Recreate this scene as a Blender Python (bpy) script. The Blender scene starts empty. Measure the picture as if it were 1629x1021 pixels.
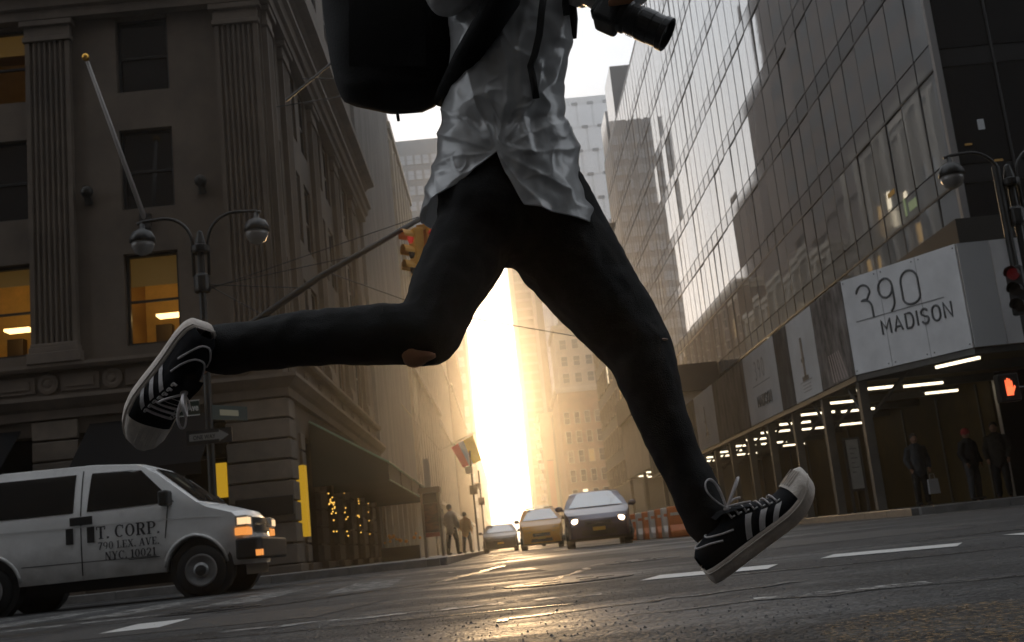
import bpy, bmesh, math, random
import numpy as np
from mathutils import Vector, Matrix
random.seed(7); rng = np.random.default_rng(11)
S = bpy.context.scene
COL = S.collection
rad = math.radians

# ------------------------------------------------------------------ camera
FPX, ROLL, PITCH, YAW, CAMH = 1810.0, rad(6.0), rad(11.15), rad(1.37), 0.22
_F = np.array([math.sin(YAW)*math.cos(PITCH), math.cos(YAW)*math.cos(PITCH), math.sin(PITCH)])
_R0 = np.array([math.cos(YAW), -math.sin(YAW), 0.0]); _U0 = np.cross(_R0, _F)
_R = math.cos(ROLL)*_R0 - math.sin(ROLL)*_U0
_U = math.sin(ROLL)*_R0 + math.cos(ROLL)*_U0
_C = np.array([0, 0, CAMH])
def ray(x, y): return _F*FPX + _R*(x-814.5) - _U*(y-510.5)
def P(x, y, Y):
    d = ray(x, y); return _C + d*(Y/d[1])
def PXX(x, y, X):
    d = ray(x, y); return _C + d*(X/d[0])
def G(x, y, z=0.0):
    d = ray(x, y); return _C + d*((z-CAMH)/d[2])
def pix(p):
    v = np.array(p)-_C; k = v@_F
    if k <= 0.1: return (-9e3, -9e3)
    return (814.5+FPX*(v@_R)/k, 510.5-FPX*(v@_U)/k)

cam = bpy.data.cameras.new('camera'); camo = bpy.data.objects.new('camera', cam); COL.objects.link(camo)
cam.sensor_width = 36; cam.lens = FPX/1629*36; cam.clip_start = 0.05; cam.clip_end = 5000
m = Matrix(((_R[0], _U[0], -_F[0], 0), (_R[1], _U[1], -_F[1], 0), (_R[2], _U[2], -_F[2], CAMH), (0, 0, 0, 1)))
camo.matrix_world = m
cam.dof.use_dof = True; cam.dof.focus_distance = 2.5; cam.dof.aperture_fstop = 14
S.camera = camo

# ------------------------------------------------------------------ world, sun, exposure
SUN_AZ, SUN_EL = rad(-0.4), rad(6.8)          # azimuth to the right of +Y (down the street)
W = bpy.data.worlds.new('World'); S.world = W; W.use_nodes = True
nt = W.node_tree; bg = nt.nodes['Background']
sky = nt.nodes.new('ShaderNodeTexSky'); sky.sky_type = 'NISHITA'; sky.sun_disc = False
sky.sun_elevation = SUN_EL; sky.sun_rotation = SUN_AZ; sky.air_density = 1.0; sky.dust_density = 4.0; sky.ozone_density = 1.0
hs = nt.nodes.new('ShaderNodeHueSaturation'); hs.inputs['Saturation'].default_value = 0.35
mixw = nt.nodes.new('ShaderNodeMix'); mixw.data_type = 'RGBA'
mixw.inputs['Factor'].default_value = 0.88
mixw.inputs['B'].default_value = (8.3, 8.8, 9.4, 1)     # even overcast veil over the clear-sky model
nt.links.new(sky.outputs[0], hs.inputs['Color']); nt.links.new(hs.outputs[0], mixw.inputs['A'])
nt.links.new(mixw.outputs['Result'], bg.inputs['Color'])
bg.inputs['Strength'].default_value = 0.125
sl = bpy.data.lights.new('sun', 'SUN'); so = bpy.data.objects.new('sun', sl); COL.objects.link(so)
sl.energy = 1.15; sl.angle = rad(8); sl.color = (1.0, 0.64, 0.30)
sd = Vector((math.sin(SUN_AZ)*math.cos(SUN_EL), math.cos(SUN_AZ)*math.cos(SUN_EL), math.sin(SUN_EL)))
so.rotation_euler = sd.to_track_quat('Z', 'Y').to_euler(); so.location = (0, 50, 60)
S.view_settings.view_transform = 'Standard'; S.view_settings.look = 'None'
S.view_settings.exposure = 0.16; S.view_settings.gamma = 1.0
S.cycles.max_bounces = 6; S.cycles.volume_bounces = 0; S.cycles.transparent_max_bounces = 8
S.cycles.diffuse_bounces = 3; S.cycles.glossy_bounces = 3; S.cycles.sample_clamp_indirect = 4.0

# ------------------------------------------------------------------ materials
MATS = {}
def mat(name, base=(.5, .5, .5), rough=.6, metal=0, spec=.5, var=0, scale=3, bump=0, bscale=40, emit=None, estr=0,
        col2=None, alpha=None, coat=0, stretch=(1, 1, 1), trans=0, detail=5):
    if name in MATS: return MATS[name]
    M = bpy.data.materials.new(name); M.use_nodes = True; MATS[name] = M
    n = M.node_tree.nodes; L = M.node_tree.links; b = n['Principled BSDF']
    b.inputs['Base Color'].default_value = (*base, 1); b.inputs['Roughness'].default_value = rough
    b.inputs['Metallic'].default_value = metal; b.inputs['Specular IOR Level'].default_value = spec
    b.inputs['Coat Weight'].default_value = coat
    b.inputs['Transmission Weight'].default_value = trans
    if emit is not None:
        b.inputs['Emission Color'].default_value = (*emit, 1); b.inputs['Emission Strength'].default_value = estr
    if var or bump or col2:
        tc = n.new('ShaderNodeTexCoord'); mp = n.new('ShaderNodeMapping'); mp.inputs['Scale'].default_value = stretch
        L.new(tc.outputs['Object'], mp.inputs['Vector'])
    if var or col2:
        nz = n.new('ShaderNodeTexNoise'); nz.inputs['Scale'].default_value = scale; nz.inputs['Detail'].default_value = detail
        nz.inputs['Roughness'].default_value = .65
        L.new(mp.outputs[0], nz.inputs['Vector'])
        cr = n.new('ShaderNodeValToRGB'); cr.color_ramp.elements[0].position = .3; cr.color_ramp.elements[1].position = .7
        c2 = col2 or tuple(min(1, c*(1+var)) for c in base); c1 = base if col2 else tuple(c*(1-var) for c in base)
        cr.color_ramp.elements[0].color = (*c1, 1); cr.color_ramp.elements[1].color = (*c2, 1)
        L.new(nz.outputs['Fac'], cr.inputs['Fac']); L.new(cr.outputs['Color'], b.inputs['Base Color'])
        mr = n.new('ShaderNodeMapRange'); mr.inputs['To Min'].default_value = max(0, rough-.12); mr.inputs['To Max'].default_value = min(1, rough+.12)
        L.new(nz.outputs['Fac'], mr.inputs['Value']); L.new(mr.outputs[0], b.inputs['Roughness'])
    if bump:
        nb = n.new('ShaderNodeTexNoise'); nb.inputs['Scale'].default_value = bscale; nb.inputs['Detail'].default_value = 4
        L.new(mp.outputs[0], nb.inputs['Vector'])
        bp = n.new('ShaderNodeBump'); bp.inputs['Strength'].default_value = bump; bp.inputs['Distance'].default_value = .02
        L.new(nb.outputs['Fac'], bp.inputs['Height']); L.new(bp.outputs[0], b.inputs['Normal'])
    return M
def emit(name, col, s): return mat(name, (.02, .02, .02), .5, emit=col, estr=s)

# ------------------------------------------------------------------ mesh helpers
class MB:
    def __init__(s): s.v = []; s.f = []
    def add(s, V, Fs):
        k = len(s.v); s.v += [tuple(map(float, p)) for p in V]; s.f += [tuple(i+k for i in q) for q in Fs]; return s
    def box(s, x0, x1, y0, y1, z0, z1):
        if x0 > x1: x0, x1 = x1, x0
        if y0 > y1: y0, y1 = y1, y0
        if z0 > z1: z0, z1 = z1, z0
        return s.add([(x0, y0, z0), (x1, y0, z0), (x1, y1, z0), (x0, y1, z0), (x0, y0, z1), (x1, y0, z1), (x1, y1, z1), (x0, y1, z1)],
                     [(0, 3, 2, 1), (4, 5, 6, 7), (0, 1, 5, 4), (1, 2, 6, 5), (2, 3, 7, 6), (3, 0, 4, 7)])
    def prism(s, pts, axis, a, b):
        def mk(p, t):
            return {'x': (t, p[0], p[1]), 'y': (p[0], t, p[1]), 'z': (p[0], p[1], t)}[axis]
        n = len(pts)
        V = [mk(p, a) for p in pts]+[mk(p, b) for p in pts]
        return s.add(V, [tuple(range(n))[::-1], tuple(range(n, 2*n))]+[(i, (i+1) % n, n+(i+1) % n, n+i) for i in range(n)])
    def tube(s, pts, r, n=8, cap=True, closed=False, sq=1.0):
        pts = [np.array(p, float) for p in pts]; m_ = len(pts)
        if not hasattr(r, '__len__'): r = [r]*m_
        up = None; V = []
        for i in range(m_):
            a = pts[(i-1) % m_] if (closed or i > 0) else pts[i]; b = pts[(i+1) % m_] if (closed or i < m_-1) else pts[i]
            t = b-a; t = t/(np.linalg.norm(t)+1e-12)
            if up is None:
                up = np.array([0, 0, 1.]) if abs(t[2]) < .9 else np.array([1., 0, 0])
            up = up-t*(up@t); up /= np.linalg.norm(up)+1e-12
            sd_ = np.cross(t, up)
            for k in range(n):
                q = 2*math.pi*k/n
                V.append(pts[i]+r[i]*(math.cos(q)*sd_*sq+math.sin(q)*up))
        Fs = []
        for i in range(m_ if closed else m_-1):
            j = (i+1) % m_
            for k in range(n):
                Fs.append((i*n+k, i*n+(k+1) % n, j*n+(k+1) % n, j*n+k))
        if cap and not closed: Fs += [tuple(range(n))[::-1], tuple(range((m_-1)*n, m_*n))]
        return s.add(V, Fs)
    def lathe(s, prof, c=(0, 0, 0), n=16, axis='z', M=None):
        V = []; m_ = len(prof)
        for (r, z) in prof:
            for k in range(n):
                q = 2*math.pi*k/n; a, b = r*math.cos(q), r*math.sin(q)
                p = {'z': (a, b, z), 'y': (a, z, -b), 'x': (z, a, b)}[axis]
                if M is not None: p = tuple(M @ Vector(p))
                V.append((p[0]+c[0], p[1]+c[1], p[2]+c[2]))
        Fs = [(i*n+k, i*n+(k+1) % n, (i+1)*n+(k+1) % n, (i+1)*n+k) for i in range(m_-1) for k in range(n)]
        Fs += [tuple(range(n))[::-1], tuple(range((m_-1)*n, m_*n))]
        return s.add(V, Fs)
    def grid(s, fn, nu, nv, cu=False, cv=False):
        V = [fn(i/(nu if cu else nu-1), j/(nv if cv else nv-1)) for i in range(nu) for j in range(nv)]
        Fs = [(i*nv+j, ((i+1) % nu)*nv+j, ((i+1) % nu)*nv+(j+1) % nv, i*nv+(j+1) % nv)
              for i in range(nu if cu else nu-1) for j in range(nv if cv else nv-1)]
        return s.add(V, Fs)
    def ball(s, c, r, n=12, m_=8, sc=(1, 1, 1)):
        return s.lathe_s(c, r, n, m_, sc)
    def lathe_s(s, c, r, n, m_, sc):
        V = [(c[0], c[1], c[2]-r*sc[2])]; Fs = []
        for i in range(1, m_):
            a = math.pi*i/m_
            for k in range(n):
                q = 2*math.pi*k/n
                V.append((c[0]+r*sc[0]*math.sin(a)*math.cos(q), c[1]+r*sc[1]*math.sin(a)*math.sin(q), c[2]-r*sc[2]*math.cos(a)))
        V.append((c[0], c[1], c[2]+r*sc[2])); t = len(V)-1
        for k in range(n):
            Fs.append((0, 1+(k+1) % n, 1+k)); Fs.append((t, 1+(m_-2)*n+k, 1+(m_-2)*n+(k+1) % n))
        for i in range(m_-2):
            for k in range(n):
                Fs.append((1+i*n+k, 1+i*n+(k+1) % n, 1+(i+1)*n+(k+1) % n, 1+(i+1)*n+k))
        return s.add(V, Fs)
    def xf(s, M, start=0):
        for i in range(start, len(s.v)): s.v[i] = tuple(M @ Vector(s.v[i]))
        return s
    def mesh(s, name, material, smooth=False):
        me = bpy.data.meshes.new(name); me.from_pydata(s.v, [], s.f)
        bm = bmesh.new(); bm.from_mesh(me); bmesh.ops.recalc_face_normals(bm, faces=bm.faces[:]); bm.to_mesh(me); bm.free()
        if smooth: me.polygons.foreach_set('use_smooth', [True]*len(me.polygons))
        if material is not None: me.materials.append(material)
        return me
    def build(s, name, material, parent=None, smooth=False, bevel=0, seg=2):
        return put(s.mesh(name, material, smooth), name, parent, bevel=bevel, seg=seg)
WOFF = {}
def put(me, name, parent=None, loc=(0, 0, 0), rot=None, bevel=0, seg=2, scale=None):
    o = bpy.data.objects.new(name, me); COL.objects.link(o)
    off = Vector((0, 0, 0))
    if parent is not None:
        o.parent = parent; off = WOFF.get(parent.name, off)
    o.location = Vector(loc)+off
    if rot is not None: o.rotation_euler = rot
    if scale is not None: o.scale = scale
    if bevel:
        b = o.modifiers.new('bevel', 'BEVEL'); b.width = bevel; b.segments = seg; b.limit_method = 'ANGLE'; b.angle_limit = rad(35)
        b.harden_normals = False
    return o
def tag(o, label, cat, group=None):
    o['label'] = label; o['category'] = cat
    if group: o['group'] = group
    return o
def thing(name, label, cat, loc=(0, 0, 0), rz=0, group=None, world=False):
    o = bpy.data.objects.new(name, None); COL.objects.link(o); o.location = loc; o.rotation_euler = (0, 0, rz)
    o.empty_display_size = .1
    if world: WOFF[o.name] = -Vector(loc)
    return tag(o, label, cat, group)
def struct(o): o['kind'] = 'structure'; return o
def copy_tree(o, parent=None):
    c = o.copy(); COL.objects.link(c); c.parent = parent
    for ch in list(o.children): copy_tree(ch, c)
    return c
def text_mesh(txt, size, material, bold=0.0, sx=1.0, extrude=.002, align='CENTER', spacing=1.0):
    cu = bpy.data.curves.new('lettering', 'FONT'); cu.body = txt; cu.size = size; cu.align_x = align; cu.offset = bold
    cu.extrude = extrude; cu.space_character = spacing; cu.resolution_u = 3
    to = bpy.data.objects.new('lettering', cu); COL.objects.link(to)
    dg = bpy.context.evaluated_depsgraph_get(); dg.update()
    me = bpy.data.meshes.new_from_object(to.evaluated_get(dg)); bpy.data.objects.remove(to)
    for v in me.vertices: v.co.x *= sx
    me.materials.clear(); me.materials.append(material); me.name = 'lettering'
    return me
def organic(name, chains, material, parent, voxel=.012, smooth=8, disp=None, blobs=(), thick=None):
    """limbs as tapered tubes fused into one continuous skin"""
    mb = MB()
    for pts, rr in chains:
        P_, R_ = [], []
        for i in range(len(pts)-1):
            for k in range(6):
                t = k/6; P_.append(np.array(pts[i])*(1-t)+np.array(pts[i+1])*t); R_.append(rr[i]*(1-t)+rr[i+1]*t)
        P_.append(np.array(pts[-1])); R_.append(rr[-1])
        mb.tube(P_, R_, 14)
        mb.ball(P_[0], R_[0]*.98); mb.ball(P_[-1], R_[-1]*.98)
        for p, r_ in list(zip(pts, rr))[1:-1]: mb.ball(p, r_*.99)
    for c, r_, sc in blobs: mb.ball(c, r_, 16, 12, sc)
    o = mb.build(name, material, parent)
    md = o.modifiers.new('fuse', 'REMESH'); md.mode = 'VOXEL'; md.voxel_size = voxel; md.use_smooth_shade = True
    sm = o.modifiers.new('relax', 'SMOOTH'); sm.factor = .5; sm.iterations = smooth
    if disp:
        for k, (strength, size) in enumerate(disp):
            tx = bpy.data.textures.new(name+'_folds', 'CLOUDS'); tx.noise_scale = size; tx.noise_depth = 1
            d = o.modifiers.new('folds', 'DISPLACE'); d.texture = tx; d.strength = strength; d.mid_level = .5; d.texture_coords = 'LOCAL'
    return o
# ------------------------------------------------------------------ road and pavements
def asphalt():
    M = bpy.data.materials.new('wet_asphalt'); M.use_nodes = True; n = M.node_tree.nodes; L = M.node_tree.links; b = n['Principled BSDF']
    g = n.new('ShaderNodeNewGeometry')
    def noise(sc, det=6, rough=.6, src=None, dist=0):
        q = n.new('ShaderNodeTexNoise'); q.inputs['Scale'].default_value = sc; q.inputs['Detail'].default_value = det
        q.inputs['Roughness'].default_value = rough; q.inputs['Distortion'].default_value = dist; L.new(src or g.outputs['Position'], q.inputs['Vector']); return q
    def ramp(src, p0, c0, p1, c1):
        r = n.new('ShaderNodeValToRGB'); r.color_ramp.elements[0].position = p0; r.color_ramp.elements[1].position = p1
        r.color_ramp.elements[0].color = (*c0, 1) if hasattr(c0, '__len__') else (c0, c0, c0, 1)
        r.color_ramp.elements[1].color = (*c1, 1) if hasattr(c1, '__len__') else (c1, c1, c1, 1)
        L.new(src, r.inputs['Fac']); return r
    def mth(op, a, bb):
        q = n.new('ShaderNodeMath'); q.operation = op
        for i, s_ in enumerate((a, bb)):
            if hasattr(s_, 'links'): L.new(s_, q.inputs[i])
            else: q.inputs[i].default_value = s_
        return q.outputs[0]
    mp = n.new('ShaderNodeMapping'); mp.inputs['Scale'].default_value = (.55, 1.0, 1); L.new(g.outputs['Position'], mp.inputs['Vector'])
    big = noise(.42, 5, .55, mp.outputs[0], .6); mid = noise(2.1, 6, .7, mp.outputs[0], .4); fine = noise(60, 3, .7)
    vor = n.new('ShaderNodeTexVoronoi'); vor.inputs['Scale'].default_value = 75; L.new(g.outputs['Position'], vor.inputs['Vector'])
    # aggregate colour: dark binder with paler stones, patches and tar seams
    spc = n.new('ShaderNodeSeparateColor'); L.new(vor.outputs['Color'], spc.inputs[0])
    stone = ramp(spc.outputs[0], .35, (.008, .0085, .0095), 1.0, (.09, .089, .089))
    patch = ramp(mid.outputs['Fac'], .32, .42, .70, 1.25)
    mx = n.new('ShaderNodeMix'); mx.data_type = 'RGBA'; mx.blend_type = 'MULTIPLY'; mx.inputs['Factor'].default_value = 1
    L.new(stone.outputs[0], mx.inputs['A']); L.new(patch.outputs[0], mx.inputs['B'])
    L.new(mx.outputs['Result'], b.inputs['Base Color'])
    wet = mth('ADD', mth('MULTIPLY', big.outputs['Fac'], .72), mth('MULTIPLY', mid.outputs['Fac'], .28))
    rg = ramp(wet, .485, .66, .585, .33); L.new(rg.outputs[0], b.inputs['Roughness'])
    bs = ramp(wet, .49, 1.0, .60, .12)
    h = mth('ADD', mth('MULTIPLY', vor.outputs['Distance'], -.55), mth('MULTIPLY', fine.outputs['Fac'], .35))
    bp = n.new('ShaderNodeBump'); bp.inputs['Distance'].default_value = .014; L.new(bs.outputs[0], bp.inputs['Strength']); L.new(h, bp.inputs['Height'])
    bp2 = n.new('ShaderNodeBump'); bp2.inputs['Distance'].default_value = .05; bp2.inputs['Strength'].default_value = .35
    L.new(mid.outputs['Fac'], bp2.inputs['Height']); L.new(bp.outputs[0], bp2.inputs['Normal'])
    L.new(bp2.outputs[0], b.inputs['Normal']); b.inputs['Specular IOR Level'].default_value = .3
    return M
ASPH = asphalt()
struct(MB().add([(-1500, -1500, 0), (1500, -1500, 0), (1500, 1500, 0), (-1500, 1500, 0)], [(0, 1, 2, 3)]).build('road', ASPH))
M_CONC = mat('pavement_concrete', (.16, .155, .15), .45, var=.35, scale=1.4, bump=.3, bscale=60)
M_KERB = mat('kerb_granite', (.15, .145, .14), .42, var=.3, scale=5, bump=.3, bscale=50)
CURB_Y, LW, RW, LC, RC, BL = 22.6, -5.5, 13.4, -1.35, 8.15, 30.0
def pavement(x0, x1, y0, y1, k):
    o = struct(MB().box(x0, x1, y0, y1, -.2, .145).build('pavement', M_CONC))
    st = MB().box(-.09, .09, -.745, .745, -.15, .15).mesh('kerb_stone', M_KERB)
    st2 = MB().box(-.745, .745, -.09, .09, -.15, .15).mesh('kerb_stone', M_KERB)
    if k:
        xe, ye, s = k
        for i in range(26):   # along the side street
            put(st, 'kerb_stone', o, (xe-s*.06, ye+.9+i*1.5, .003), bevel=.012)
        for i in range(14):   # along the avenue
            put(st2, 'kerb_stone', o, (xe+s*(1.0+i*1.5), ye+.06, .003), bevel=.012)
    return o
pavement(-70, LC, CURB_Y, 460, (LC, CURB_Y, -1))
pavement(RC, 90, CURB_Y, 460, (RC, CURB_Y, 1))
pavement(-70, -4.2, -80, -.6, None); pavement(RC+2, 90, -80, -1.2, None)

def paint_mat(name, col, thr, w=.10, sc=7):
    M = bpy.data.materials.new(name); M.use_nodes = True; n = M.node_tree.nodes; L = M.node_tree.links; b = n['Principled BSDF']
    b.inputs['Base Color'].default_value = (*col, 1); b.inputs['Roughness'].default_value = .38
    g = n.new('ShaderNodeNewGeometry'); a = n.new('ShaderNodeTexNoise'); a.inputs['Scale'].default_value = sc; a.inputs['Detail'].default_value = 8; a.inputs['Roughness'].default_value = .75
    L.new(g.outputs['Position'], a.inputs['Vector'])
    r = n.new('ShaderNodeValToRGB'); r.color_ramp.elements[0].position = thr; r.color_ramp.elements[1].position = thr+w; L.new(a.outputs['Fac'], r.inputs['Fac'])
    L.new(r.outputs[0], b.inputs['Alpha'])
    bp = n.new('ShaderNodeBump'); bp.inputs['Strength'].default_value = .5; bp.inputs['Distance'].default_value = .01
    v = n.new('ShaderNodeTexVoronoi'); v.inputs['Scale'].default_value = 95; L.new(g.outputs['Position'], v.inputs['Vector'])
    L.new(v.outputs['Distance'], bp.inputs['Height']); L.new(bp.outputs[0], b.inputs['Normal'])
    return M
PW, PF, PY = paint_mat('road_paint', (.62, .61, .59), .30), paint_mat('worn_road_paint', (.42, .41, .39), .47, .12), paint_mat('speckled_yellow', (.30, .16, .02), .54, .05, 75)
def sheet(name, pts, m_, z=.004):
    o = MB().add([(x, y, z) for x, y in pts], [tuple(range(len(pts)))]).build(name, m_); return struct(o)
def strip(name, a, b, w, m_, z=.004):
    a, b = np.array(a[:2]), np.array(b[:2]); t = (b-a)/np.linalg.norm(b-a); nn = np.array([-t[1], t[0]])*w/2
    return sheet(name, [tuple(a-nn), tuple(b-nn), tuple(b+nn), tuple(a+nn)], m_, z)
strip('lane_marking', G(1035, 920), G(1230, 902), .44, PW)
strip('lane_marking', G(1316, 886), G(1527, 867), .42, PW)
strip('lane_marking', (2.72, 6.25), (3.9, 6.15), .34, PW)
strip('lane_marking', (-1.2, 4.75), (.35, 4.62), .16, PF)
strip('lane_marking', G(1200, 955), G(1480, 928), .12, PF)
for k in range(7):      # worn crosswalk bars under and before the van
    y0 = 9.0+k*.02
    x0 = -6.6+k*1.02
    if k < 6: sheet('crosswalk_bar', [(x0, 9.2), (x0+.52, 9.2), (x0+.35, 12.6), (x0-.17, 12.6)], PF)
strip('crosswalk_edge_line', (-9, 13.6), (-.6, 13.3), .32, PF)
strip('crosswalk_edge_line', (-9, 8.4), (-1.9, 8.2), .28, PF)
strip('lane_marking', G(205, 1004), G(262, 989), .30, PW)
sheet('yellow_patch', [tuple(G(*q)[:2]) for q in ((1290, 1000), (1400, 975), (1629, 955), (1660, 1030), (1330, 1032))], PY)  # speckled yellow patch, broken up by noise
strip('stop_line', (-.9, 20.6), (7.8, 20.6), .4, PF)
M_IRON = mat('cast_iron', (.035, .033, .032), .38, metal=.6, var=.4, scale=20, bump=.5, bscale=60)
for (px, py, lab) in ((330, 972, 'round iron manhole cover in the wet road below the van front wheel'), (905, 925, 'round iron manhole cover in the road left of the running foot'),
                      (1010, 893, 'round iron manhole cover in the road in front of the blue car')):
    c = G(px, py); t = thing('manhole_cover', lab, 'manhole cover', (c[0], c[1], 0), group='manhole covers in the road')
    MB().lathe([(.36, .001), (.36, .005), (.35, .006)], n=28).build('rim', M_IRON, t)
    lid = MB().lathe([(.335, .001), (.335, .0075), (.33, .008)], n=28).build('lid', M_IRON, t)
    for a in range(6):
        x, y = .2*math.cos(a*1.047), .2*math.sin(a*1.047); MB().box(x-.05, x+.05, y-.02, y+.02, .007, .011).build('tread', M_IRON, lid)
# dark tar seams and a patched strip
M_TAR = mat('tar_seam', (.012, .012, .013), .28, var=.3, scale=12, bump=.3, bscale=80)
for a, b, w in (((-1.9, 7.4), (-.55, 9.4), .10), ((-.55, 9.4), (-.1, 14), .12), ((-.1, 3.6), (1.0, 4.0), .05), ((.9, 5.0), (4.2, 4.6), .05), ((-2.2, 4.6), (.2, 4.1), .03), ((.3, 3.3), (1.9, 3.1), .025), ((1.2, 6.9), (5.5, 7.4), .06), ((-4.5, 9.2), (-1.2, 8.6), .07), ((.2, 6.4), (.6, 9.0), .04)):
    pts = [np.array(a)+(np.array(b)-np.array(a))*i/14+rng.normal(0, .03, 2) for i in range(15)]
    mb = MB()
    for i in range(14):
        t = pts[i+1]-pts[i]; nn = np.array([-t[1], t[0]]); nn = nn/np.linalg.norm(nn)
    L_ = []; R_ = []
    for i in range(15):
        t = pts[min(i+1, 14)]-pts[max(i-1, 0)]; nn = np.array([-t[1], t[0]]); nn = nn/np.linalg.norm(nn)*w*rng.uniform(.3, .7)
        L_.append((*(pts[i]+nn), .003)); R_.append((*(pts[i]-nn), .003))
    mb.add(L_+R_, [(i, i+1, 16+i, 15+i) for i in range(14)])
    struct(mb.build('tar_seam', M_TAR))

# loose grit lying in the foreground and darker patched rectangles of newer asphalt
gm = MB()
for k in range(5200):
    y = 2.0+6.0*rng.random()**1.6; x = rng.uniform(-.5, .55)*y; r_ = rng.uniform(.0012, .0042)*(1.7 if rng.random() < .06 else 1)
    a = rng.uniform(0, 6.28); c, s_ = math.cos(a)*r_, math.sin(a)*r_
    gm.add([(x+c, y+s_, .0005), (x-s_*1.1, y+c*.8, .0005), (x-c*.9, y-s_, .0005), (x+s_, y-c*1.2, .0005), (x+.2*c, y, r_*1.1)], [(0, 1, 4), (1, 2, 4), (2, 3, 4), (3, 0, 4)])
gr_ = gm.build('grit', mat('road_grit', (.16, .155, .15), .6, col2=(.03, .03, .03), scale=60)); gr_['kind'] = 'stuff'; gr_['label'] = 'loose grit scattered over the wet road'; gr_['category'] = 'grit'
M_PATCH = mat('newer_asphalt_patch', (.016, .016, .017), .5, var=.5, scale=9, bump=.8, bscale=150)
sheet('asphalt_patch', [(-2.6, 5.6), (-.9, 5.3), (-.7, 6.5), (-2.5, 6.9)], M_PATCH, .0022); sheet('asphalt_patch', [(.3, 9.0), (3.6, 8.8), (3.8, 11.4), (.2, 11.7)], M_PATCH, .0022)
# ------------------------------------------------------------------ buildings
M_LIME = mat('brown_limestone', (.108, .083, .062), .8, var=.38, scale=.5, bump=.25, bscale=30)
M_LIME2 = mat('limestone_trim', (.135, .106, .082), .78, var=.25, scale=1.5, bump=.2, bscale=30)
M_DARK = mat('dark_frame', (.02, .02, .021), .4)
M_GLASS = mat('dark_window_glass', (.012, .013, .015), .06, spec=.6)
M_GLASSG = mat('bluegrey_window_glass', (.06, .07, .08), .12, spec=.8)
M_BLIND = mat('window_blind', (.06, .055, .05), .8)
E_ROOM = mat('amber_room_glow', (.42, .25, .07), .8, var=.25, scale=1.2, emit=(1, .45, .07), estr=.008)  # room walls: faint emission stands in for lamplight
E_ROOM2 = mat('bright_amber_room_glow', (.55, .34, .10), .8, var=.3, scale=1.1, emit=(1, .45, .06), estr=.05)
E_LAMP = emit('room_lamp', (1.0, .66, .24), 3.2)
E_YEL = emit('yellow_lightbox', (1.0, .56, .03), .36)
E_TUBE = emit('fluorescent_tube', (1.0, .86, .60), 2.3)
E_BULB = emit('warm_bulb', (1.0, .55, .10), 1.3)
E_PALE = emit('pale_shop_light', (1.0, .85, .6), 1.6)
E_RED = emit('red_signal_light', (1.0, .04, .03), .2)

def fbox(mb, u0, u1, z0, z1, d0, d1, face):
    """box on a facade: u along it, d outward depth"""
    kind, pl = face
    if kind == 'front': mb.box(u0, u1, pl-d1, pl-d0, z0, z1)      # faces -Y
    elif kind == 'left': mb.box(pl+d0, pl+d1, u0, u1, z0, z1)     # wall faces +X (left side of the street)
    else: mb.box(pl-d1, pl-d0, u0, u1, z0, z1)                    # wall faces -X
    return mb
_wcache = {}
def sash_window(parent, face, u0, u1, z0, z1, lit=None, deep=.22, shade=0):
    w, h = u1-u0, z1-z0
    kind, pl = face
    key = (kind, round(w, 2), round(h, 2), shade, lit)
    rot = {'front': 0, 'left': math.pi/2, 'right': -math.pi/2}[kind]
    if key not in _wcache:
        fr = MB(); t = .07
        fr.box(-w/2, w/2, .02, .14, 0, t).box(-w/2, w/2, .02, .14, h-t, h).box(-w/2, -w/2+t, .02, .14, t, h-t).box(w/2-t, w/2, .02, .14, t, h-t)
        fr.box(-w/2+t, w/2-t, .03, .11, h*.47, h*.47+.06)
        p1 = MB().box(-w/2+t, w/2-t, .085, .095, t, h*.47); p2 = MB().box(-w/2+t, w/2-t, .05, .06, h*.47+.06, h-t)
        _wcache[key] = (fr.mesh('window', M_DARK), p1.mesh('pane', M_GLASS), p2.mesh('pane', M_GLASS),
                        MB().box(-w/2+t, w/2-t, .03, .045, h*(1-shade), h-t).mesh('blind', M_BLIND) if shade else None)
    fr, p1, p2, bl = _wcache[key]
    c = (u0+u1)/2
    # frame sits back in the reveal by deep
    loc = {'front': (c, pl+deep-.14, z0), 'left': (pl-deep+.14, c, z0), 'right': (pl+deep-.14, c, z0)}[kind]
    o = put(fr, 'window', parent, loc, (0, 0, rot))
    if lit is None:
        put(p1, 'pane', o); put(p2, 'pane', o)
        if bl: put(bl, 'blind', o, (0, -.025, 0))
    else:
        room = MB(); D = 2.6; x0, x1 = -w/2-.3, w/2+.3
        room.box(x0, x1, D, D+.05, -.2, h+.3)
        room.build('lit_room', E_ROOM if lit < 2 else E_ROOM2, o)
        k = MB().box(x0, x1, .3, D, h+.24, h+.3).box(x0, x1, .3, D, -.25, -.2).box(x0-.05, x0, .3, D, -.2, h+.3).box(x1, x1+.05, .3, D, -.2, h+.3)
        k.build('room_shell', mat('room_plaster', (.42, .26, .08), .8), o)
        if lit == 2: MB().box(-.35, .35, 1.3, 1.7, h*.42, h*.42+.07).build('ceiling_lamp', E_LAMP, o)
        if lit == 2:
            MB().box(-.6, -.15, D-.5, D-.2, -.2, 1.0).build('cabinet', mat('dark_wood', (.05, .03, .015), .6), o); MB().box(.1, w/2, D-.6, D-.3, -.2, .75).build('shelf', mat('dark_wood', (.05, .03, .015), .6), o)
        if shade: MB().box(-w/2+.07, w/2-.07, .16, .18, h*(1-shade), h-.02).build('blind', mat('backlit_yellow_blind', (.16, .10, .03), .8, emit=(1, .55, .12), estr=.035), o)  # blind emits faintly, as if lit from the room behind
    return o
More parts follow.
